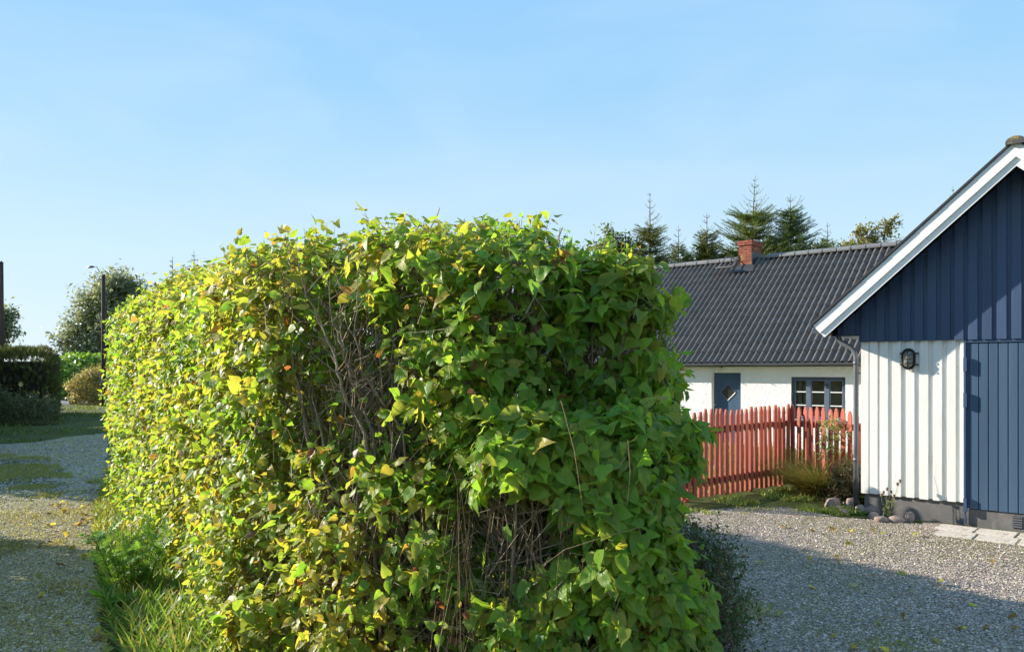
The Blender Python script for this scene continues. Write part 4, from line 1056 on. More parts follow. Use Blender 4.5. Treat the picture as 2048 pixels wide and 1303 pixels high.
# the grey main stems that show in the two bare gaps of the hedge front
def hedge_stem(pix, Y, r0, r1, par):
    r0, r1 = r0*.62, r1*.55; pts = [P(x, y, Y + .05*math.sin(i*1.7)) for i, (x, y) in enumerate(pix)]; pts = [np.array([pts[0][0]+.10, pts[0][1]+.10, 0.0])] + pts; n = len(pts)
    off = np.array(par.location); fine = []
    for i in range(n-1):
        for k in range(3): fine.append(pts[i] + (pts[i+1]-pts[i])*k/3 + (np.array([r_.normal(0, .006), r_.normal(0, .006), 0]) if i + k else 0))
    fine.append(pts[-1]); m = MB().tube([q - off for q in fine], [r0 + (r1-r0)*i/(len(fine)-1) for i in range(len(fine))], 7, False)
    m.build('stem', M_STEM, par, smooth=True)
    for i in range(3, len(fine)-1):                      # forks and spurs
        for _ in range(2):
            a = fine[i] + (fine[i+1]-fine[i])*r_.random(); d = nrm(np.array([r_.normal(0, .8), r_.normal(-.3, .5), r_.uniform(.2, 1.2)])); l_ = r_.uniform(.08, .34); b = a + d*l_*.5; e = b + nrm(d + r_.normal(0, .4, 3))*l_*.5
            FA.extend([a, b]); FB.extend([b, e]); FR.extend([r_.uniform(.002, .0045), .0016])
FA, FB, FR = [], [], []
r_ = np.random.default_rng(8)
for pix, Y, r0, r1 in (([(735, 866), (707, 831), (689, 790), (677, 744), (668, 698), (636, 640), (610, 570)], 4.20, .019, .007), ([(744, 863), (726, 810), (698, 755), (684, 698), (666, 647), (660, 560)], 4.26, .017, .006),
        ([(785, 863), (756, 826), (716, 778), (691, 716), (677, 658), (690, 570)], 4.34, .022, .008), ([(808, 861), (756, 790), (726, 741), (711, 668), (715, 590)], 4.14, .010, .005), ([(758, 845), (763, 801), (767, 764), (750, 640)], 4.36, .018, .008),
        ([(620, 900), (606, 820), (590, 740), (575, 660)], 4.55, .02, .008), ([(650, 900), (628, 800), (618, 720)], 4.5, .014, .006), ([(800, 950), (798, 850), (830, 760), (850, 640)], 4.4, .024, .010),
        ([(1001, 1150), (985, 1050), (970, 960)], 3.9, .010, .006), ([(1057, 1144), (1051, 1050), (1035, 968), (1020, 880)], 3.86, .014, .007), ([(1060, 1142), (1070, 1028), (1085, 940)], 3.84, .013, .006), ([(1156, 1200), (1153, 1111), (1134, 1040), (1120, 930)], 3.8, .016, .007),
        ([(930, 1170), (915, 1080), (925, 980)], 3.95, .012, .006)): hedge_stem(pix, Y, r0, r1, hedge)
build_inst('spurs', [sticks(np.array(FA), np.array(FB), np.array(FR), TWIGC[r_.integers(0, 4, len(FA))]*r_.uniform(.6, 1.1, (len(FA), 1)))], M_TWIG, hedge, 'stuff')
# bare dead canes standing in the gaps of the hedge and dry stalks before the low lilac
r = np.random.default_rng(5); A, B, R_, C = [], [], [], []
dead = thing('dry_stalks', (.1, 3.7, 0), 'bleached dry stalks standing in the bare gap of the low lilac', 'stalks')
for _ in range(110):
    px, py = r.uniform(900, 1230), r.uniform(950, 1180); Y = r.uniform(3.5, 4.1); t = P(px, py, Y); b = np.array([t[0] + r.normal(0, .16), Y + r.normal(0, .08), 0.0])
    col = np.array((.20, .135, .085))*r.uniform(.6, 1.4); mid = (b+t)/2 + np.array([r.normal(0, .03), 0, 0]); A += [b, mid]; B += [mid, t]; q = r.uniform(.0010, .0028); R_ += [q, q*.7]; C += [col, col]
for (x0, y0, x1, y1, Y) in ((1122, 800, 1165, 1010, 3.36), (1256, 880, 1254, 1010, 3.34), (1130, 1098, 1285, 1052, 3.38), (1085, 1130, 1130, 1098, 3.42)):
    a, b = P(x0, y0, Y), P(x1, y1, Y + .04); m_ = (a+b)/2 + np.array([.012, 0, .008]); A += [a, m_]; B += [m_, b]; R_ += [.0026, .0024]; C += [(.34, .25, .14)]*2
build_inst('canes', [sticks(np.array(A), np.array(B), np.array(R_), np.array(C))], M_TWIG, dead, 'stuff')
# pruned dry tips along the top of the hedge
A, B, R_, C = [], [], [], []
pt_ = shell(fh, (-7.4, 3.9, 2.6), (1.2, 13.5, 3.2), 700, .05, .12, r)
for q in pt_:
    d = nrm(np.array([r.normal(0, .3), r.normal(0, .3), 1.0])); A.append(q - d*.12); B.append(q + d*r.uniform(.03, .16)); R_.append(r.uniform(.0018, .0035)); C.append(TWIGC[r.integers(0, 4)]*r.uniform(.5, 1.0))
for (px, py, l_) in ((1120, 455, .4), (1040, 462, .16), (880, 415, .10), (1026, 438, .1)):
    Y = 4.75; t = P(px, py, Y); b = t + np.array([-.08, .02, -l_*1.6]); mid = (t+b)/2 + np.array([.02, 0, .03]); A += [b, mid]; B += [mid, t]; R_ += [.008, .005]; C += [(.22, .18, .15)]*2
for a0, a1 in (((1080, 650), (1075, 500)), ((1030, 760), (1085, 560)), ((1060, 740), (1110, 620)), ((1085, 560), (1125, 455)), ((960, 690), (1010, 560)), ((1180, 740), (1130, 620))):
    A.append(P(*a0, 4.72)); B.append(P(*a1, 4.78)); R_.append(.009); C.append((.23, .19, .16))
build_inst('pruned_tips', [sticks(np.array(A), np.array(B), np.array(R_), np.array(C))], M_TWIG, hedge, 'stuff')

# ------------------------------------------------------------------ trees
NEED = spray(4, 42, .34, .075, .10); FEATH = spray(4, 35, .55, .10, .05); PINN = spray(8, 60, .34, .05, .04)
def spruce(px, top_py, Y, label, spread, bare=1.0, seed=0, cols=((.13, .19, .04), (.175, .23, .05), (.22, .27, .06)), lean=0.0, fill=1.0, group=None, zlow=.55):
    r = np.random.default_rng(seed); top = P(px, top_py, Y); H = top[2]; par = thing('spruce_tree', (top[0], Y, 0), label, 'tree', 0, group)
    m = MB(); m.tube([(0, 0, 0), (.03, 0, H*.5), (lean*.5, 0, H*.8), (lean, 0, H)], [.16*H/10, .10*H/10, .035, .006], 7); m.build('trunk', M_BARK, par, smooth=True)
    A, B, R_, TP, TD, TS = [], [], [], [], [], []
    z = zlow*H
    while z < H - .12:
        f = 1 - z/H; ax = np.array([lean*max(0, (z/H-.5)/.5), 0, z]); tip_ = (H-z) < bare; q0 = (H-z)/bare
        n = int(r.integers(12, 15)) if not tip_ else int(r.integers(4, 7))
        sp_ = spread*min(1, (f*1.9)**.85) if not tip_ else .10 + .30*spread*q0**1.2
        for k in range(n):
            a = r.uniform(0, 6.283); l_ = sp_*r.uniform(.6, 1.2); up = (.75 if tip_ else (.30 if f < .3 else .05)) + r.normal(0, .10)
            d = nrm(np.array([math.cos(a), math.sin(a), up*.6])); m1 = ax + d*l_*.55; d2 = nrm(d + UP*(.75 if tip_ else .28)); e = m1 + d2*l_*.5; A += [ax, m1]; B += [m1, e]; R_ += [.010 + .004*l_, .008 + .002*l_]
            nt_ = max(1, int(l_/(.17 if tip_ else .09)*fill))
            for j in range(nt_):
                q = (j+.6)/nt_
                if q < .15 and f > .2: continue
                c = ax + (m1-ax)*q/.55 if q < .55 else m1 + (e-m1)*(q-.55)/.45; dd = d if q < .55 else d2; side = nrm(np.cross(dd, UP))
                for sg in (-1, 1):
                    t = nrm(dd*.8 + sg*side*.75*(1-q*.45) + np.array([0, 0, r.uniform(-.45, .25)]) + r.normal(0, .16, 3)); TP.append(c); TD.append(t); TS.append((.17 + .22*(1-q))*min(1, .6+l_*.4)*r.uniform(.6, 1.3)*(.40 if tip_ else 1))
            TP.append(e - d2*.08); TD.append(d2); TS.append(.2*(.45 if tip_ else 1))
        z += r.uniform(.12, .19) if not tip_ else r.uniform(.22, .36)
    off = np.array(par.location); A, B = np.array(A)+off, np.array(B)+off
    build_inst('branches', [sticks(A, B, np.array(R_), np.tile([[.20, .17, .14]], (len(A), 1)))], M_TWIG, par, 'stuff')
    TP, TD, TS = np.array(TP)+off, np.array(TD), np.array(TS)[:, None]; X, Yv, Z = frame(TD, UP[None] + r.normal(0, .35, TP.shape)); cols = np.array(cols)
    tint = cols[r.integers(0, len(cols), len(TP))]*r.uniform(.75, 1.3, (len(TP), 1))
    build_inst('needles', [instances('', NEED, TP, X*TS, Yv*TS, Z*TS, tint, None)], M_NEEDLE, par, 'stuff')
    return par
def broadleaf(base, H, lobes, label, cols, leaf, nleaf, seed, name='tree', trunk_r=.18, tm=None, wind=(0, 0, 0), tmpl=None, group=None, matl=None, hang=.2, cat='tree', clump=.45):
    """lobes: ellipsoids (x, y, z, rx, ry, rz) relative to the base"""
    r = np.random.default_rng(seed); par = thing(name, base, label, cat, 0, group); m = MB(); off = np.array(par.location)
    z0 = min(l[2]-l[5] for l in lobes); fork = np.array([0, 0, max(.25, z0*.7)]); m.tube([(0, 0, 0), tuple(fork*.6 + np.array([.05, .03, 0])), tuple(fork)], [trunk_r, trunk_r*.8, trunk_r*.7], 8)
    P_, D_, A, B = [], [], [], []
    tot = sum(l[3]*l[4]*l[5] for l in lobes)
    for l in lobes:
        c = np.array(l[:3]); rad = np.array(l[3:]); mid = (fork + c)/2 + r.normal(0, .12, 3)*rad.max(); m.tube([fork, mid, c], [trunk_r*.6, trunk_r*.35, trunk_r*.1], 6)
        nb = max(10, int(34*rad.max()**.6)); per = max(4, int(nleaf*l[3]*l[4]*l[5]/tot/nb))
        for _ in range(nb):
            u = nrm(r.normal(0, 1, 3)); e = c + u*rad*r.uniform(.55, 1.05)*(1 + .2*vnoise((c+u*2)[None], 1.3, seed)[0]) + np.array(wind)*r.random(); s = c + (e-c)*.15
            A.append(s+off); B.append(e+off); q = r.random((per, 1))**.6; pts = s + (e-s)*q + r.normal(0, 1, (per, 3))*rad.mean()*.16*clump*2*(.4+q); P_.append(pts); D_.append(np.tile(nrm(e-s)[None], (per, 1)))
    m.build('trunk', M_BARK, par, smooth=True)
    P_, D_ = np.concatenate(P_)+off, np.concatenate(D_); n = len(P_); D_ = nrm(D_*.6 + r.normal(0, .6, (n, 3)) - UP*hang + np.array(wind)*.4)
    X, Yv, Z = frame(D_, UP + r.normal(0, .5, (n, 3))); s_ = leaf*r.uniform(.6, 1.3, (n, 1)); cols = np.array(cols); tint = cols[r.integers(0, len(cols), n)]*r.uniform(.75, 1.3, (n, 1))
    build_inst('crown', [instances('', tmpl or simple_leaf(.3), P_, X*s_, Yv*s_, Z*s_, tint, None)], matl or M_SMALL, par, 'stuff')
    build_inst('branches', [sticks(np.array(A), np.array(B), np.full(len(A), .012), np.tile([[.12, .095, .075]], (len(A), 1)))], M_TWIG, par, 'stuff')
    return par
GS = 'spruces behind the cottage roof'
OLIVE = ((.155, .19, .04), (.20, .225, .05), (.24, .24, .055)); DK = ((.10, .165, .05), (.125, .195, .06), (.155, .22, .065))
spruce(1300, 385, 37, 'thin-topped spruce with bare leader nearest the lilac head', 1.9, 1.7, 1, OLIVE, group=GS)
spruce(1357, 450, 38, 'small slender spruce between two broader ones left of the chimney', 1.2, 1.0, 2, OLIVE, group=GS)
spruce(1414, 425, 36, 'olive spruce with sparse tip standing left of the chimney', 1.6, .9, 3, OLIVE, group=GS)
spruce(1500, 350, 36, 'tallest spruce with long bare crooked leader directly behind the chimney', 2.7, 1.9, 4, lean=.25, group=GS)
spruce(1581, 388, 35, 'dense dark cone-shaped spruce right of the chimney', 2.3, .7, 5, DK, fill=1.25, group=GS)
spruce(1655, 445, 38, 'small dark spruce with bare tip near the golden birch', 1.4, .8, 6, DK, group=GS)
spruce(1906, 372, 40, 'spruce of which only the tip shows above the garage verge', 1.6, 1.6, 7, group=GS)
spruce(1450, 500, 41, 'low spruce filling the gap left behind the chimney', 1.7, .5, 8, OLIVE, group=GS)
spruce(1540, 455, 41, 'low spruce filling the gap right behind the chimney', 1.8, .5, 9, group=GS)
spruce(345, 512, 34, 'bare-tipped spruce top peeping over the lilac hedge beside a bushier top', .9, 1.9, 10, DK, zlow=.12)
spruce(388, 500, 37, 'bushier spruce top peeping over the lilac hedge', 1.0, 1.5, 11, DK, zlow=.12)
def tree_at(px, base_d, **k): return (P(px, HY, base_d)[0], base_d, 0)
sc = 38/F
def lob(px, py, rx, ry, Y, px0): s = Y/F; return ((px-px0)*s, 0.0, EYE-(py-HY)*s, rx*s, rx*s*.9, ry*s)
broadleaf(tree_at(1228, 37), 9, [lob(1228, 480, 30, 34, 37, 1228), lob(1205, 500, 24, 30, 37, 1228), lob(1250, 510, 30, 40, 37, 1228)], 'leafy olive tree top rising behind the lilac head', ((.12, .15, .035), (.16, .18, .045), (.20, .21, .05)), .16, 2600, 61)
broadleaf(tree_at(1390, 36), 8, [lob(1375, 530, 30, 30, 36, 1390), lob(1412, 510, 24, 36, 36, 1390), lob(1345, 545, 26, 26, 36, 1390)], 'low yellow-green tree between the spruces left of the chimney', ((.16, .19, .04), (.21, .22, .05), (.25, .24, .06)), .15, 2600, 62)
broadleaf(tree_at(1740, 37), 9, [lob(1735, 470, 30, 34, 37, 1740), lob(1772, 452, 22, 28, 37, 1740), lob(1700, 490, 24, 24, 37, 1740), lob(1752, 500, 40, 26, 37, 1740), lob(1712, 462, 14, 18, 37, 1740)], 'golden windblown birch above the roof ridge near the garage verge', ((.24, .22, .06), (.30, .26, .07), (.18, .19, .05), (.36, .29, .08)), .15, 2300, 63, wind=(.5, 0, .1), clump=.35)
broadleaf(tree_at(1680, 36), 8, [lob(1640, 500, 30, 22, 36, 1680), lob(1690, 505, 34, 22, 36, 1680), lob(1612, 510, 26, 24, 36, 1680), lob(1800, 500, 30, 26, 36, 1680)], 'low bushy tree line filling the gap left of the golden birch', ((.15, .18, .045), (.19, .21, .05), (.23, .22, .06)), .15, 2600, 66)
broadleaf(tree_at(1460, 37), 8, [lob(1440, 525, 32, 24, 37, 1460), lob(1470, 515, 28, 26, 37, 1460), lob(1545, 510, 32, 26, 37, 1460), lob(1330, 540, 30, 24, 37, 1460)], 'dark bushy undergrowth between the spruce trunks behind the chimney', ((.10, .14, .035), (.13, .165, .04), (.17, .19, .05)), .15, 2600, 67)
WIL = ((.22, .25, .15), (.28, .31, .20), (.17, .20, .11), (.35, .37, .26))
wl2 = lambda px, py, rx, ry: lob(px, py, rx, ry, 58, 210)
broadleaf((P(210, HY, 58)[0], 58, 0), 12, [wl2(218, 600, 66, 60), wl2(245, 566, 48, 40), wl2(170, 650, 50, 52), wl2(190, 690, 62, 46), wl2(250, 660, 66, 64), wl2(150, 690, 34, 34), wl2(270, 590, 40, 45)], 'large grey-green willow behind the tarred pole', WIL, .36, 15000, 64, 'willow_tree', .4, wind=(-.5, 0, 0), tmpl=simple_leaf(.2, .25), hang=.1, clump=.4)
broadleaf((P(0, HY, 60)[0], 60, 0), 9, [lob(5, 660, 34, 44, 60, 0), lob(-20, 640, 40, 50, 60, 0), lob(20, 630, 18, 24, 60, 0)], 'loose grey-green tree beyond the dark thuja hedge', WIL[:3], .30, 3200, 65, 'tree', .3, clump=.5)

# ------------------------------------------------------------------ left side: thuja hedges, poles, bin, bushes
def thuja(label, boxes, n, seed, lo, hi, base, cols, leaf=.16, amp=.10, name='thuja_hedge', tint_top=True, group=None):
    r = np.random.default_rng(seed); f = make_sdf(boxes, amp=amp, seed=seed); par = thing(name, base, label, 'hedge', 0, group)
    p = shell(f, lo, hi, n, .10, .35, r); g = grad(f, p); n = len(p); D = nrm(g*.55 + UP*.75 + r.normal(0, .3, p.shape)); X, Yv, Z = frame(D, np.cross(g, r.normal(0, 1, p.shape)) + g*.4); s_ = leaf*r.uniform(.6, 1.3, (n, 1)); cols = np.array(cols)
    build_inst('foliage', [instances('', FEATH, p, X*s_, Yv*s_, Z*s_, cols[r.integers(0, len(cols), n)]*r.uniform(.75, 1.25, (n, 1)), None)], M_NEEDLE, par, 'stuff')
    m = MB()
    for (c, h, rz, rad) in boxes:
        ca_, sa_ = math.cos(rz), math.sin(rz)
        q = [(x*(h[0]-.34), y*(h[1]-.34)) for x, y in ((-1, -1), (1, -1), (1, 1), (-1, 1))]; q = [(c[0]+x*ca_-y*sa_-base[0], c[1]+x*sa_+y*ca_-base[1]) for x, y in q]; zt_ = c[2]+h[2]-.42
        m.add([(x, y, .02) for x, y in q] + [(x, y, zt_) for x, y in q], [(0, 3, 2, 1), (4, 5, 6, 7), (0, 1, 5, 4), (1, 2, 6, 5), (2, 3, 7, 6), (3, 0, 4, 7)])
    m.build('dark_core', mat('dark_core_fill', (.035, .028, .02), (.02, .017, .012), 30, .95, .02, 40, vary=0), par)  # solid dark block inside the foliage, stands in for shaded inner branches
    return par
TH1 = ((.085, .115, .032), (.115, .145, .04), (.15, .175, .048), (.115, .095, .042))
thuja('dark clipped thuja hedge beside the grassy lane with tarred pole at its end', [((-22.45, 31.7, 1.30), (3.1, 3.0, 1.42), .55, .5)], 11500, 71, (-27.5, 26, .05), (-15.5, 37, 3.5), (-21.9, 31.7, 0), TH1, .26)
# unseen hedges added left of the lane, sized and spaced to shade it
thuja('unseen low thuja hedge added to shade the near lane', [((-7.2, 6.65, .88), (3.6, .5, .98), rzw, .3)], 8500, 72, (-11, 2, .05), (-3.5, 12, 2.3), (-7.35, 6.9, 0), TH1, .20)
thuja('unseen tall thuja hedge added to shade the far lane', [((-17.0, 21.3, 1.7), (8.3, .6, 1.8), math.atan2(.86, -.51), .3)], 10000, 73, (-23, 12, .05), (-10, 30, 3.9), (-17.0, 21.3, 0), TH1, .26)
def pole(px, top_py, base_py, rad, label, lamp=False):
    g = G(px, base_py); H = EYE - (top_py-HY)*g[1]/F; par = thing('utility_pole', g, label, 'pole')
    MB().tube([(0, 0, 0), (.02, 0, H*.5), (0, 0, H)], [rad*1.12, rad, rad*.86], 10).build('post', M_POLE, par, smooth=True)
    MB().lathe([(rad*.9, 0), (rad*1.0, .02), (rad*.4, .08), (.01, .1)], (0, 0, H-.01), 10).build('cap', M_BLACK, par, smooth=True)
    return g, H, par
g1, H1, pole1 = pole(206.5, 552, 812, .11, 'tarred wooden pole standing before the big willow')
MB().box(-.12, .05, -.2, -.1, 1.25, 1.6).build('meter_box', M_ZINC, pole1)
pole(2.5, 526, 838, .085, 'dark wooden pole standing by the rose bush at the thuja hedge')
# street lamp arm far behind the willow
Yl = 62; sl_top = P(186, 534, Yl); slb = P(200, 552, Yl); stl = thing('street_lamp', (slb[0]+.3, Yl, 0), 'slender street lamp with curved arm showing above the tarred pole', 'street lamp')
o_ = np.array(stl.location)
MB().tube([(0, 0, 0), (0, 0, slb[2]-.6), tuple(slb-o_+np.array([.1, 0, .1])), tuple(sl_top-o_+np.array([.28, 0, .05])), tuple(sl_top-o_)], [.06, .045, .03, .028, .025], 8).build('post', M_ZINC, stl, smooth=True)
hd_ = MB(); c = sl_top - o_; hd_.tube([c+np.array([.12, 0, .02]), c+np.array([-.1, 0, .03]), c+np.array([-.5, 0, -.04])], [.04, .10, .05], 8); hd_.build('lamp_head', M_ZINC, stl, smooth=True)
# wheelie bin
gbp = G(147, 808); Hb = 36*gbp[1]/F; Wb = 17*gbp[1]/F
bin_ = thing('wheelie_bin', gbp, 'green plastic wheelie bin at the end of the dark thuja hedge', 'bin', .3)
a, b = Wb*.40, Wb*.50
MB().add([(-a, -a, .06), (a, -a, .06), (a, a, .06), (-a, a, .06), (-b, -b, Hb*.88), (b, -b, Hb*.88), (b, b*1.1, Hb*.88), (-b, b*1.1, Hb*.88)], [(0, 3, 2, 1), (4, 5, 6, 7), (0, 1, 5, 4), (1, 2, 6, 5), (2, 3, 7, 6), (3, 0, 4, 7)]).build('body', M_BIN, bin_, bevel=.03)
MB().add([(-b*1.08, -b*1.1, Hb*.885), (b*1.08, -b*1.1, Hb*.885), (b*1.08, b*1.2, Hb*.885), (-b*1.08, b*1.2, Hb*.885), (-b*.85, -b*.8, Hb), (b*.85, -b*.8, Hb), (b*.85, b*1.1, Hb), (-b*.85, b*1.1, Hb)], [(0, 3, 2, 1), (4, 5, 6, 7), (0, 1, 5, 4), (1, 2, 6, 5), (2, 3, 7, 6), (3, 0, 4, 7)]).build('lid', M_BIN, bin_, bevel=.02)
for s in (-1, 1): MB().tube([(s*a*.95-.03, a*1.05, .11), (s*a*.95+.03, a*1.05, .11)], .11, 14).build('wheel', M_RUBBER, bin_)
MB().tube([(-b*.8, b*1.25, Hb*.86), (b*.8, b*1.25, Hb*.86)], .018, 8).build('handle', M_BIN, bin_)
# bright hedge beyond the lane
small_shrub('garden_hedge', 'bright green leafy hedge beyond the lane end behind the bin', [((-28.6, 52.5, 1.0), (3.0, 2.0, 1.6), 0, .8), ((-26.5, 52.0, .6), (3.5, 1.8, 1.1), 0, .6)], 81, 4500, .28, (-37, 49, .05), (-21, 56, 4.5), (-29.5, 52.5, 0), [(.18, .34, .05), (.24, .38, .06), (.33, .42, .07), (.14, .27, .045)], M_SMALL, 'hedge', amp=.25, L=(.2, .5), nodes=3)
# tawny dry bush round the foot of the pole
gy_ = G(188, 808)
small_shrub('dry_bush', 'tawny half-withered bush round the foot of the tarred pole', [((gy_[0], gy_[1], .55), (1.0, .8, .85), 0, .4), ((gy_[0]+.2, gy_[1], 1.2), (.6, .5, .55), 0, .3)], 82, 2600, .10, (gy_[0]-2, gy_[1]-2, .02), (gy_[0]+2, gy_[1]+2, 2.6), tuple(gy_), [(.46, .38, .12), (.38, .34, .11), (.28, .20, .09), (.52, .45, .15)], M_SMALL, amp=.25, L=(.2, .55), upd=1.2)
# rose bush before the thuja
gr = G(20, 848)
rose = small_shrub('rose_bush', 'dark rose bush with a pink bloom in front of the thuja hedge', [((gr[0], gr[1], .35), (1.5, .5, .5), 0, .25), ((gr[0]-.6, gr[1], .8), (.5, .4, .45), 0, .25)], 83, 1500, .075, (gr[0]-2.6, gr[1]-1, .02), (gr[0]+2.6, gr[1]+1, 1.8), tuple(gr), [(.10, .13, .045), (.13, .16, .05), (.08, .11, .04)], M_SMALL, amp=.2, L=(.15, .4))
def bloom(par, px, py, Y, m, r_):
    c = P(px, py, Y) - np.array(par.location); mm = MB()
    for ring_, (nn2, rr, zz) in enumerate(((6, 1.0, 0), (5, .65, .3), (3, .35, .5))):
        for k in range(nn2):
            a = 2*math.pi*k/nn2 + ring_; d = np.array([math.cos(a), math.sin(a)*.5-.6, math.sin(a)*.6+.3*0]); t = nrm(np.array([-math.sin(a), 0, math.cos(a)]))
            b0 = c; p1 = c + (np.array([math.cos(a), -zz, math.sin(a)])*rr + t*.42*rr)*r_; p2 = c + np.array([math.cos(a)*1.25, -zz-.25, math.sin(a)*1.25])*rr*r_; p3 = c + (np.array([math.cos(a), -zz, math.sin(a)])*rr - t*.42*rr)*r_
            mm.add([b0, p1, p2, p3], [(0, 1, 2, 3)])
    mm.build('bloom', m, par)
bloom(rose, 43, 817, gr[1]-.55, M_PETALP, .06)
gh = G(35, 850); holl = thing('tall_flower', (gh[0], gh[1], 0), 'single tall stem with a pale yellow bloom against the thuja hedge', 'flower')
tp_ = P(42, 768, gh[1]); MB().tube([(0, 0, 0), (.05, 0, .8), tuple(tp_-np.array(holl.location))], [.012, .01, .006], 6).build('stem', M_STEM, holl); bloom(holl, 42, 768, gh[1], M_PETALY, .075)

# ------------------------------------------------------------------ grass, weeds, gravel stones
def grass(name, label, pts, h, cols, seed, wid=.045, lean=.35, kind='stuff', cat='grass', parent=None, bend=.5):
    r = np.random.default_rng(seed); n = len(pts); D = nrm(UP + r.normal(0, lean, (n, 3))); X, Yv, Z = frame(D, nrm(np.concatenate([r.normal(0, 1, (n, 2)), np.zeros((n, 1))], 1)))
    L_ = (h if hasattr(h, '__len__') else np.full(n, h))*r.uniform(.45, 1.25, n); L_ = L_[:, None]; w_ = wid*r.uniform(.6, 1.2, (n, 1))*np.minimum(L_*2.2, .28)
    cols = np.array(cols); tint = cols[r.integers(0, len(cols), n)]*r.uniform(.75, 1.3, (n, 1)); P3 = np.concatenate([pts[:, :2], np.full((n, 1), -.003)], 1) if pts.shape[1] == 2 else pts
    half = n//2; BL = blade if np.mean(L_) > .06 else short_blade; lst = [instances('', BL(1, bend), P3[:half], X[:half]*w_[:half], Yv[:half]*L_[:half], Z[:half]*L_[:half], tint[:half], None), instances('', BL(1, bend*1.9), P3[half:], X[half:]*w_[half:], Yv[half:]*L_[half:], Z[half:]*L_[half:], tint[half:], None)]
    o = build_inst(name, lst, M_GRASS, parent, kind)
    if parent is None: tag(o, label, cat)
    return o
r = np.random.default_rng(91)
GRN = ((.14, .26, .04), (.18, .31, .05), (.22, .33, .06), (.11, .21, .04)); DRY = ((.31, .32, .10), (.38, .35, .13), (.24, .27, .075))
def tufted(n, lo, hi, scale, thr, seed, poly=None, soft=.25):
    out = []; tot = 0; k = 0
    while tot < n and k < 60:
        p = np.array(lo) + (np.array(hi)-np.array(lo))*r.random((30000, 2)); q = np.concatenate([p, np.zeros((len(p), 1))], 1)
        v = vnoise(q, scale, seed) + .6*vnoise(q, scale*3.1, seed+1); m = r.random(len(p)) < np.clip((v-thr)/soft, 0, 1)
        if poly is not None: m &= in_poly(p, poly)
        out.append(p[m]); tot += m.sum(); k += 1
    return np.concatenate(out)[:n]
# verge along the hedge foot
vp = [tuple(on_lane(s, c)) for s, c in ((-3.2, .5), (-1, .5), (8.5, .45), (9.5, -.35))] + [g2(205, 960), g2(198, 985), g2(190, 1030), g2(192, 1080), g2(200, 1150), g2(210, 1230), g2(240, 1303), g2(300, 1400)]
VERGE = vp
vg = tufted(16000, (-8, 2.5), (0, 14.5), 1.6, -.9, 5, VERGE, .6)
cc = -((vg[:, 0]-L0[0])*LNr[0] + (vg[:, 1]-L0[1])*LNr[1])
hh_ = np.interp(vg[:, 1], [4, 6, 8, 12], [.20, .17, .12, .07])*np.clip(1.25 - np.abs(cc)*.55, .4, 1.2)
far_ = vg[:, 1] > 7.8
grass('verge_grass', 'long green grass along the foot of the lilac hedge', vg[~far_], hh_[~far_], GRN + DRY[:2], 1, .04)
grass('short_verge_grass', 'short yellowish sunlit grass between lane and hedge', vg[far_], hh_[far_], DRY + GRN[:1], 2, .05)
# sparse growth on the lane and on its grass patch
BIGP = [g2(-100, 912), g2(20, 908), g2(95, 914), g2(140, 942), g2(150, 972), g2(115, 998), g2(40, 1012), g2(-100, 1018)]
p1 = tufted(15000, (-17, 9.5), (-5, 20), 1.4, -.10, 7, BIGP, .5); grass('patch_grass', 'mossy grass patch in the middle of the shaded lane', p1, .05, ((.30, .29, .09), (.24, .27, .07), (.36, .32, .12)), 3, .06)
p2 = np.concatenate([tufted(15000, (-9, 3.5), (-2, 9), 1.5, -.02, 8, LANEP, .6), tufted(14000, (-9, 8.2), (-3, 12), 1.5, -.25, 8, LANEP, .6)]); grass('lane_weeds', 'thin straw-coloured moss and grass growing through the lane gravel', p2, .032, ((.34, .31, .12), (.42, .37, .15), (.24, .25, .08), (.30, .24, .10)), 4, .07)
p3 = tufted(9000, (-24, 20), (-8, 46), .5, -.3, 9, None, .6); p3 = p3[~in_poly(p3, LANEP)]; grass('far_lane_grass', 'short grass between the lane and the dark thuja hedge', p3, .10, ((.10, .15, .03), (.14, .17, .04), (.17, .19, .05)), 5, .12)
# drive: sparse grass, denser near the fence
p4 = tufted(9000, (.8, 4.5), (6.5, 11.2), 1.1, .26, 10, DRIVE, .5); grass('drive_weeds', 'sparse short grass growing through the drive gravel', p4, .035, ((.24, .28, .07), (.30, .31, .09), (.36, .34, .12)), 6, .06)
FS = [(1.2, 8.6), (1.9, 9.9), (3.1, 10.55), (4.0, 10.6), (4.5, 10.25), (5.3, 11.6), (4.7, 12.8), (2.2, 10.9), (1.0, 10)]
p5 = tufted(7000, (.8, 8.4), (5.6, 13), 1.5, -.25, 11, FS, .6); grass('fence_grass', 'green grass and weeds along the foot of the red fence', p5, .07, GRN[1:3] + DRY, 7, .05)
LAWN = [(-.5, 9.5), (2.1, 11.1), (4.6, 13.1), (5.5, 12.0), (9, 15.5), (6.3, 19), (2, 22.5), (-3, 17)]
p6 = tufted(12000, (-3, 9), (9, 22.5), .8, -.9, 12, LAWN, .6); grass('lawn_grass', 'uncut sunlit lawn between the red fence and the cottage', p6, .20, ((.17, .21, .04), (.22, .24, .06), (.14, .19, .035)), 8, .05)
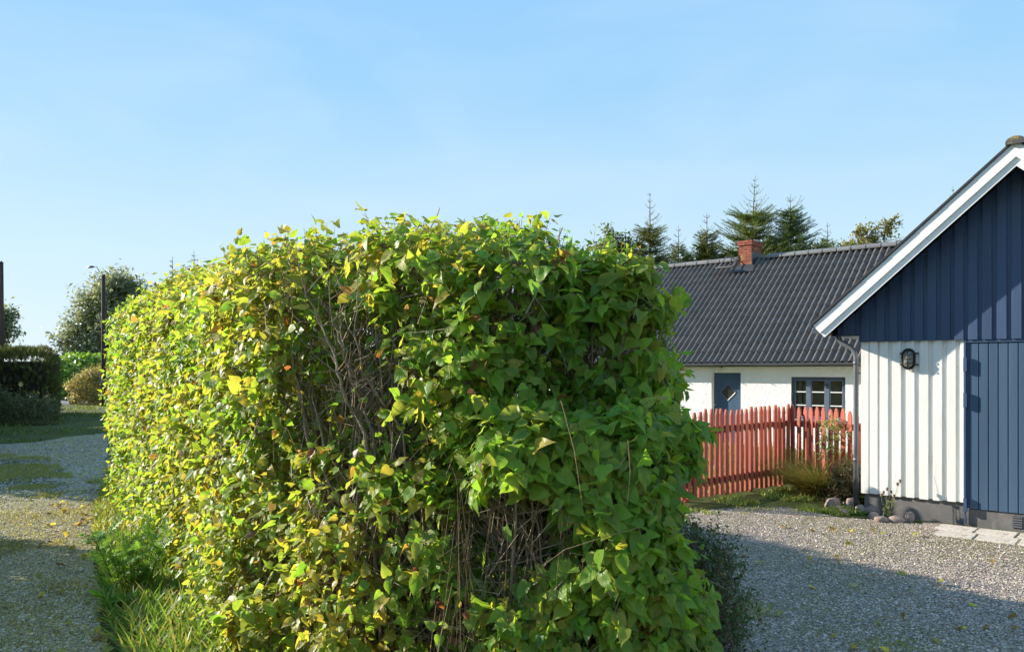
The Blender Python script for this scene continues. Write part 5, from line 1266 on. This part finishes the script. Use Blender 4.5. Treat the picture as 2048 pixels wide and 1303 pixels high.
# stones of the gravel where they can be told apart
def gravel(name, label, n, lo, hi, poly, cols, size, seed, dens=None):
    r = np.random.default_rng(seed); out = []; tot = 0
    while tot < n:
        p = np.array(lo) + (np.array(hi)-np.array(lo))*r.random((60000, 2)); m = in_poly(p, poly)
        u_ = CX + F*p[:, 0]/np.maximum(p[:, 1], .1); m &= (u_ > -60) & (u_ < 2110) & (F*EYE/np.maximum(p[:, 1], .1)+HY < 1340); m &= r.random(len(p)) < np.clip((6.4/np.maximum(p[:, 1], 1))**1.6, 0, 1)
        out.append(p[m]); tot += m.sum()
    p = np.concatenate(out)[:n]; s_ = size*r.uniform(.55, 1.5, (n, 1))**1.2; a = r.uniform(0, 6.28, n); X = np.stack([np.cos(a), np.sin(a), r.normal(0, .25, n)], 1); Z = nrm(UP + r.normal(0, .3, (n, 3))); Yv = np.cross(Z, X)
    pos = np.concatenate([p, np.full((n, 1), .006)], 1); cols = np.array(cols); tint = cols[r.integers(0, len(cols), n)]*r.uniform(.7, 1.25, (n, 1)); lst = []
    for k in range(4):
        q = np.arange(n) % 4 == k; lst.append(instances('', chip(k), pos[q], X[q]*s_[q], Yv[q]*s_[q]*.8, Z[q]*s_[q]*.6, tint[q], None))
    return tag(build_inst(name, lst, M_STONE, None, 'stuff', smooth=False), label, 'gravel')
gravel('gravel_stones', 'loose pinkish grey crushed gravel on the drive before the garage', 62000, (.2, 4.6), (7.5, 11), DRIVE, ((.54, .44, .375), (.44, .355, .305), (.34, .275, .24), (.48, .375, .32), (.21, .17, .15), (.63, .54, .47), (.40, .35, .19)), .0086, 3)
gravel('lane_stones', 'loose grey gravel on the lane beside the lilac hedge', 32000, (-9, 4.5), (-2, 13), LANEP, ((.54, .46, .35), (.45, .385, .29), (.35, .30, .22), (.62, .54, .43), (.23, .195, .15), (.45, .38, .15), (.50, .42, .17)), .0095, 4)
gravel('far_lane_stones', 'coarse pale gravel in the shaded wheel track of the lane', 9000, (-16, 11.5), (-5, 24), LANEP, ((.46, .42, .38), (.36, .33, .30), (.55, .51, .47), (.24, .22, .20)), .017, 5)
# fallen lilac leaves along the hedge foot and blown over the lane
n = 520; q = np.array([on_lane(s, c) for s, c in zip(r.uniform(-2.5, 8.5, n), -np.abs(r.normal(0, .55, n)) + .15)]); q2 = np.stack([r.uniform(.9, 5.0, 70), r.uniform(5.2, 9.5, 70)], 1); q = np.concatenate([q, q2]); n = len(q)
a = r.uniform(0, 6.28, n); D = np.stack([np.cos(a), np.sin(a), r.normal(0, .25, n)], 1); Xa, Ya, Za = frame(D, UP + r.normal(0, .3, (n, 3))); s_ = r.uniform(.045, .09, (n, 1)); pal = np.array([(.40, .33, .07), (.30, .20, .06), (.20, .12, .05), (.34, .36, .09)])
o = build_inst('fallen_leaves', [instances('', HEARTS[1], np.concatenate([q, r.uniform(.015, .05, (n, 1))], 1), Xa*s_, Ya*s_, Za*s_, pal[r.integers(0, 4, n)]*r.uniform(.7, 1.2, (n, 1)), None)], M_LILAC, None, 'stuff'); tag(o, 'fallen yellow and brown leaves scattered along the hedge foot', 'leaves')
# feathery weed
def weed(px, py_base, hpx, label, n, seed, cols, spreadf=.8, leafl=.32, tm=PINN, name='weed_plant', up=.6, cat='plant'):
    r = np.random.default_rng(seed); g = G(px, py_base); H = hpx*g[1]/F; par = thing(name, g, label, cat); st = []; P_, D_ = [], []; A, B = [], []
    for k in range(max(5, n//9)):
        a = r.uniform(0, 6.28); rr = r.random()**.5*spreadf*H*.5; t = g + np.array([math.cos(a)*rr, math.sin(a)*rr, H*r.uniform(.55, 1)]); b = g + np.array([math.cos(a)*rr*.35, math.sin(a)*rr*.35, 0]); A.append(b); B.append(t)
        for j in range(9):
            q = r.uniform(.15, 1); c = b + (t-b)*q; P_.append(c); an = r.uniform(0, 6.28); D_.append(nrm(np.array([math.cos(an), math.sin(an), up + r.normal(0, .3)])))
    P_, D_ = np.array(P_), np.array(D_); m = len(P_); X, Yv, Z = frame(D_, UP + r.normal(0, .4, (m, 3))); s_ = leafl*r.uniform(.5, 1.15, (m, 1)); cols = np.array(cols)
    build_inst('leaves', [instances('', tm, P_, X*s_, Yv*s_, Z*s_, cols[r.integers(0, len(cols), m)]*r.uniform(.75, 1.25, (m, 1)), None)], M_GRASS, par, 'stuff')
    build_inst('stems', [sticks(np.array(A), np.array(B), np.full(len(A), .004), np.tile([[.12, .16, .04]], (len(A), 1)))], M_TWIG, par, 'stuff')
    return par
WG = ((.17, .33, .05), (.22, .38, .06), (.13, .26, .045))
weed(268, 1185, 140, 'bushy feathery-leaved weed at the foot of the lilac hedge', 300, 5, WG, 1.15, .17)
weed(330, 1140, 110, 'second feathery weed close against the lilac hedge leaves', 160, 6, WG, .9, .15)
weed(235, 1225, 45, 'small leafy weed at the gravel edge before the feathery one', 50, 7, WG, 1.3, .12, simple_leaf(.22), up=.8)
weed(196, 1085, 28, 'low broad-leaved weed at the sunlit edge of the lane', 45, 8, WG, 2.2, .10, simple_leaf(.3), up=.5)
weed(2038, 1058, 26, 'small bright weed under the vent of the garage door', 18, 9, ((.16, .28, .04), (.2, .3, .05)), 1.2, .10, simple_leaf(.22), up=.5)
weed(1735, 1012, 20, 'small green weed between the stones by the downpipe', 18, 10, WG, 1.4, .09, simple_leaf(.22))
weed(1716, 1030, 14, 'low dandelion leaves on the gravel before the stones', 18, 11, WG, 2.2, .10, simple_leaf(.16), up=.25)
# ornamental grass clump by the fence corner
go = G(1640, 990); par = thing('ornamental_grass', go, 'arching tawny ornamental grass clump against the red fence panel', 'grass')
n = 2300; ang = r.uniform(0, 6.28, n); rr = .24*np.sqrt(r.random(n)); pts = np.stack([go[0]+rr*np.cos(ang), go[1]+rr*np.sin(ang), np.zeros(n)], 1)
D = nrm(np.stack([np.cos(ang)*.45, np.sin(ang)*.45, np.full(n, 1.0)], 1) + r.normal(0, .16, (n, 3))); Xa, Ya, Za = frame(D, np.stack([np.cos(ang), np.sin(ang), np.zeros(n)], 1)); L_ = r.uniform(.35, 1.0, (n, 1)); w_ = np.full((n, 1), .0048)
cs = np.array(((.22, .25, .06), (.32, .27, .09), (.38, .28, .12), (.17, .22, .05), (.34, .19, .09)))
build_inst('blades', [instances('', blade(1, .75), pts, Xa*w_, Ya*L_, Za*L_, cs[r.integers(0, 5, n)]*r.uniform(.7, 1.3, (n, 1)), None)], M_GRASS, par, 'stuff')
small_shrub('reddish_shrub', 'small reddish-brown shrub between the ornamental grass and the downpipe', [((5.0, 11.3, .24), (.18, .24, .30), 0, .15)], 84, 900, .04, (4.4, 10.8, .02), (5.5, 12, .9), (4.93, 11.35, 0), [(.09, .075, .03), (.12, .07, .035), (.07, .09, .03), (.14, .13, .05)], M_SMALL, amp=.12, L=(.08, .2))
# climber on the fence end
small_shrub('climbing_vine', 'pale green vine hanging over the end pickets by the downpipe', [((5.05, 12.05, 1.02), (.14, .14, .12), 0, .06), ((4.97, 12.05, .78), (.07, .10, .2), 0, .04)], 85, 110, .05, (4.7, 11.7, .5), (5.4, 12.4, 1.4), (5.05, 12.05, 0), [(.22, .27, .07), (.28, .30, .10), (.17, .23, .05)], M_SMALL, 'vine', amp=.05, L=(.06, .16), nodes=4)
# dry poppy stalks between the stones
gp = G(1779, 1040); pop = thing('poppy_stalks', gp, 'withered poppy stalks with seed heads between stones and white wall', 'plant'); A, B, R_, C = [], [], [], []
heads = [(1767, 985), (1774, 978), (1782, 984), (1795, 968), (1800, 962), (1763, 990), (1788, 992)]
hm_ = MB()
for (px, py) in heads:
    t = P(px, py, gp[1]); b = gp + np.array([r.normal(0, .035), r.normal(0, .03), 0]); mid = (t+b)/2 + np.array([r.normal(0, .02), 0, 0]); A += [b, mid]; B += [mid, t]; R_ += [.004, .003]; C += [(.20, .20, .07)]*2; q = t - gp; hm_.lathe([(.004, -.02), (.014, -.01), (.018, .005), (.014, .02), (.02, .024), (.006, .028)], q, 8)
for (px, py) in ((1793, 935), (1812, 930)): A.append(gp); B.append(P(px, py, gp[1])); R_.append(.002); C.append((.32, .28, .16))
build_inst('stalks', [sticks(np.array(A), np.array(B), np.array(R_), np.array(C))], M_TWIG, pop, 'stuff'); hm_.build('seed_heads', M_STEM, pop, smooth=True)
n = 46; pts = np.array([gp + np.array([r.normal(0, .05), r.normal(0, .03), r.uniform(.02, .25)]) for _ in range(n)]); D = nrm(r.normal(0, .7, (n, 3)) + UP*.3); Xa, Ya, Za = frame(D, UP + r.normal(0, .4, (n, 3))); s_ = r.uniform(.03, .07, (n, 1))
build_inst('leaves', [instances('', simple_leaf(.24), pts, Xa*s_, Ya*s_, Za*s_, np.array(((.20, .22, .06), (.14, .18, .05)))[r.integers(0, 2, n)], None)], M_SMALL, pop, 'stuff')
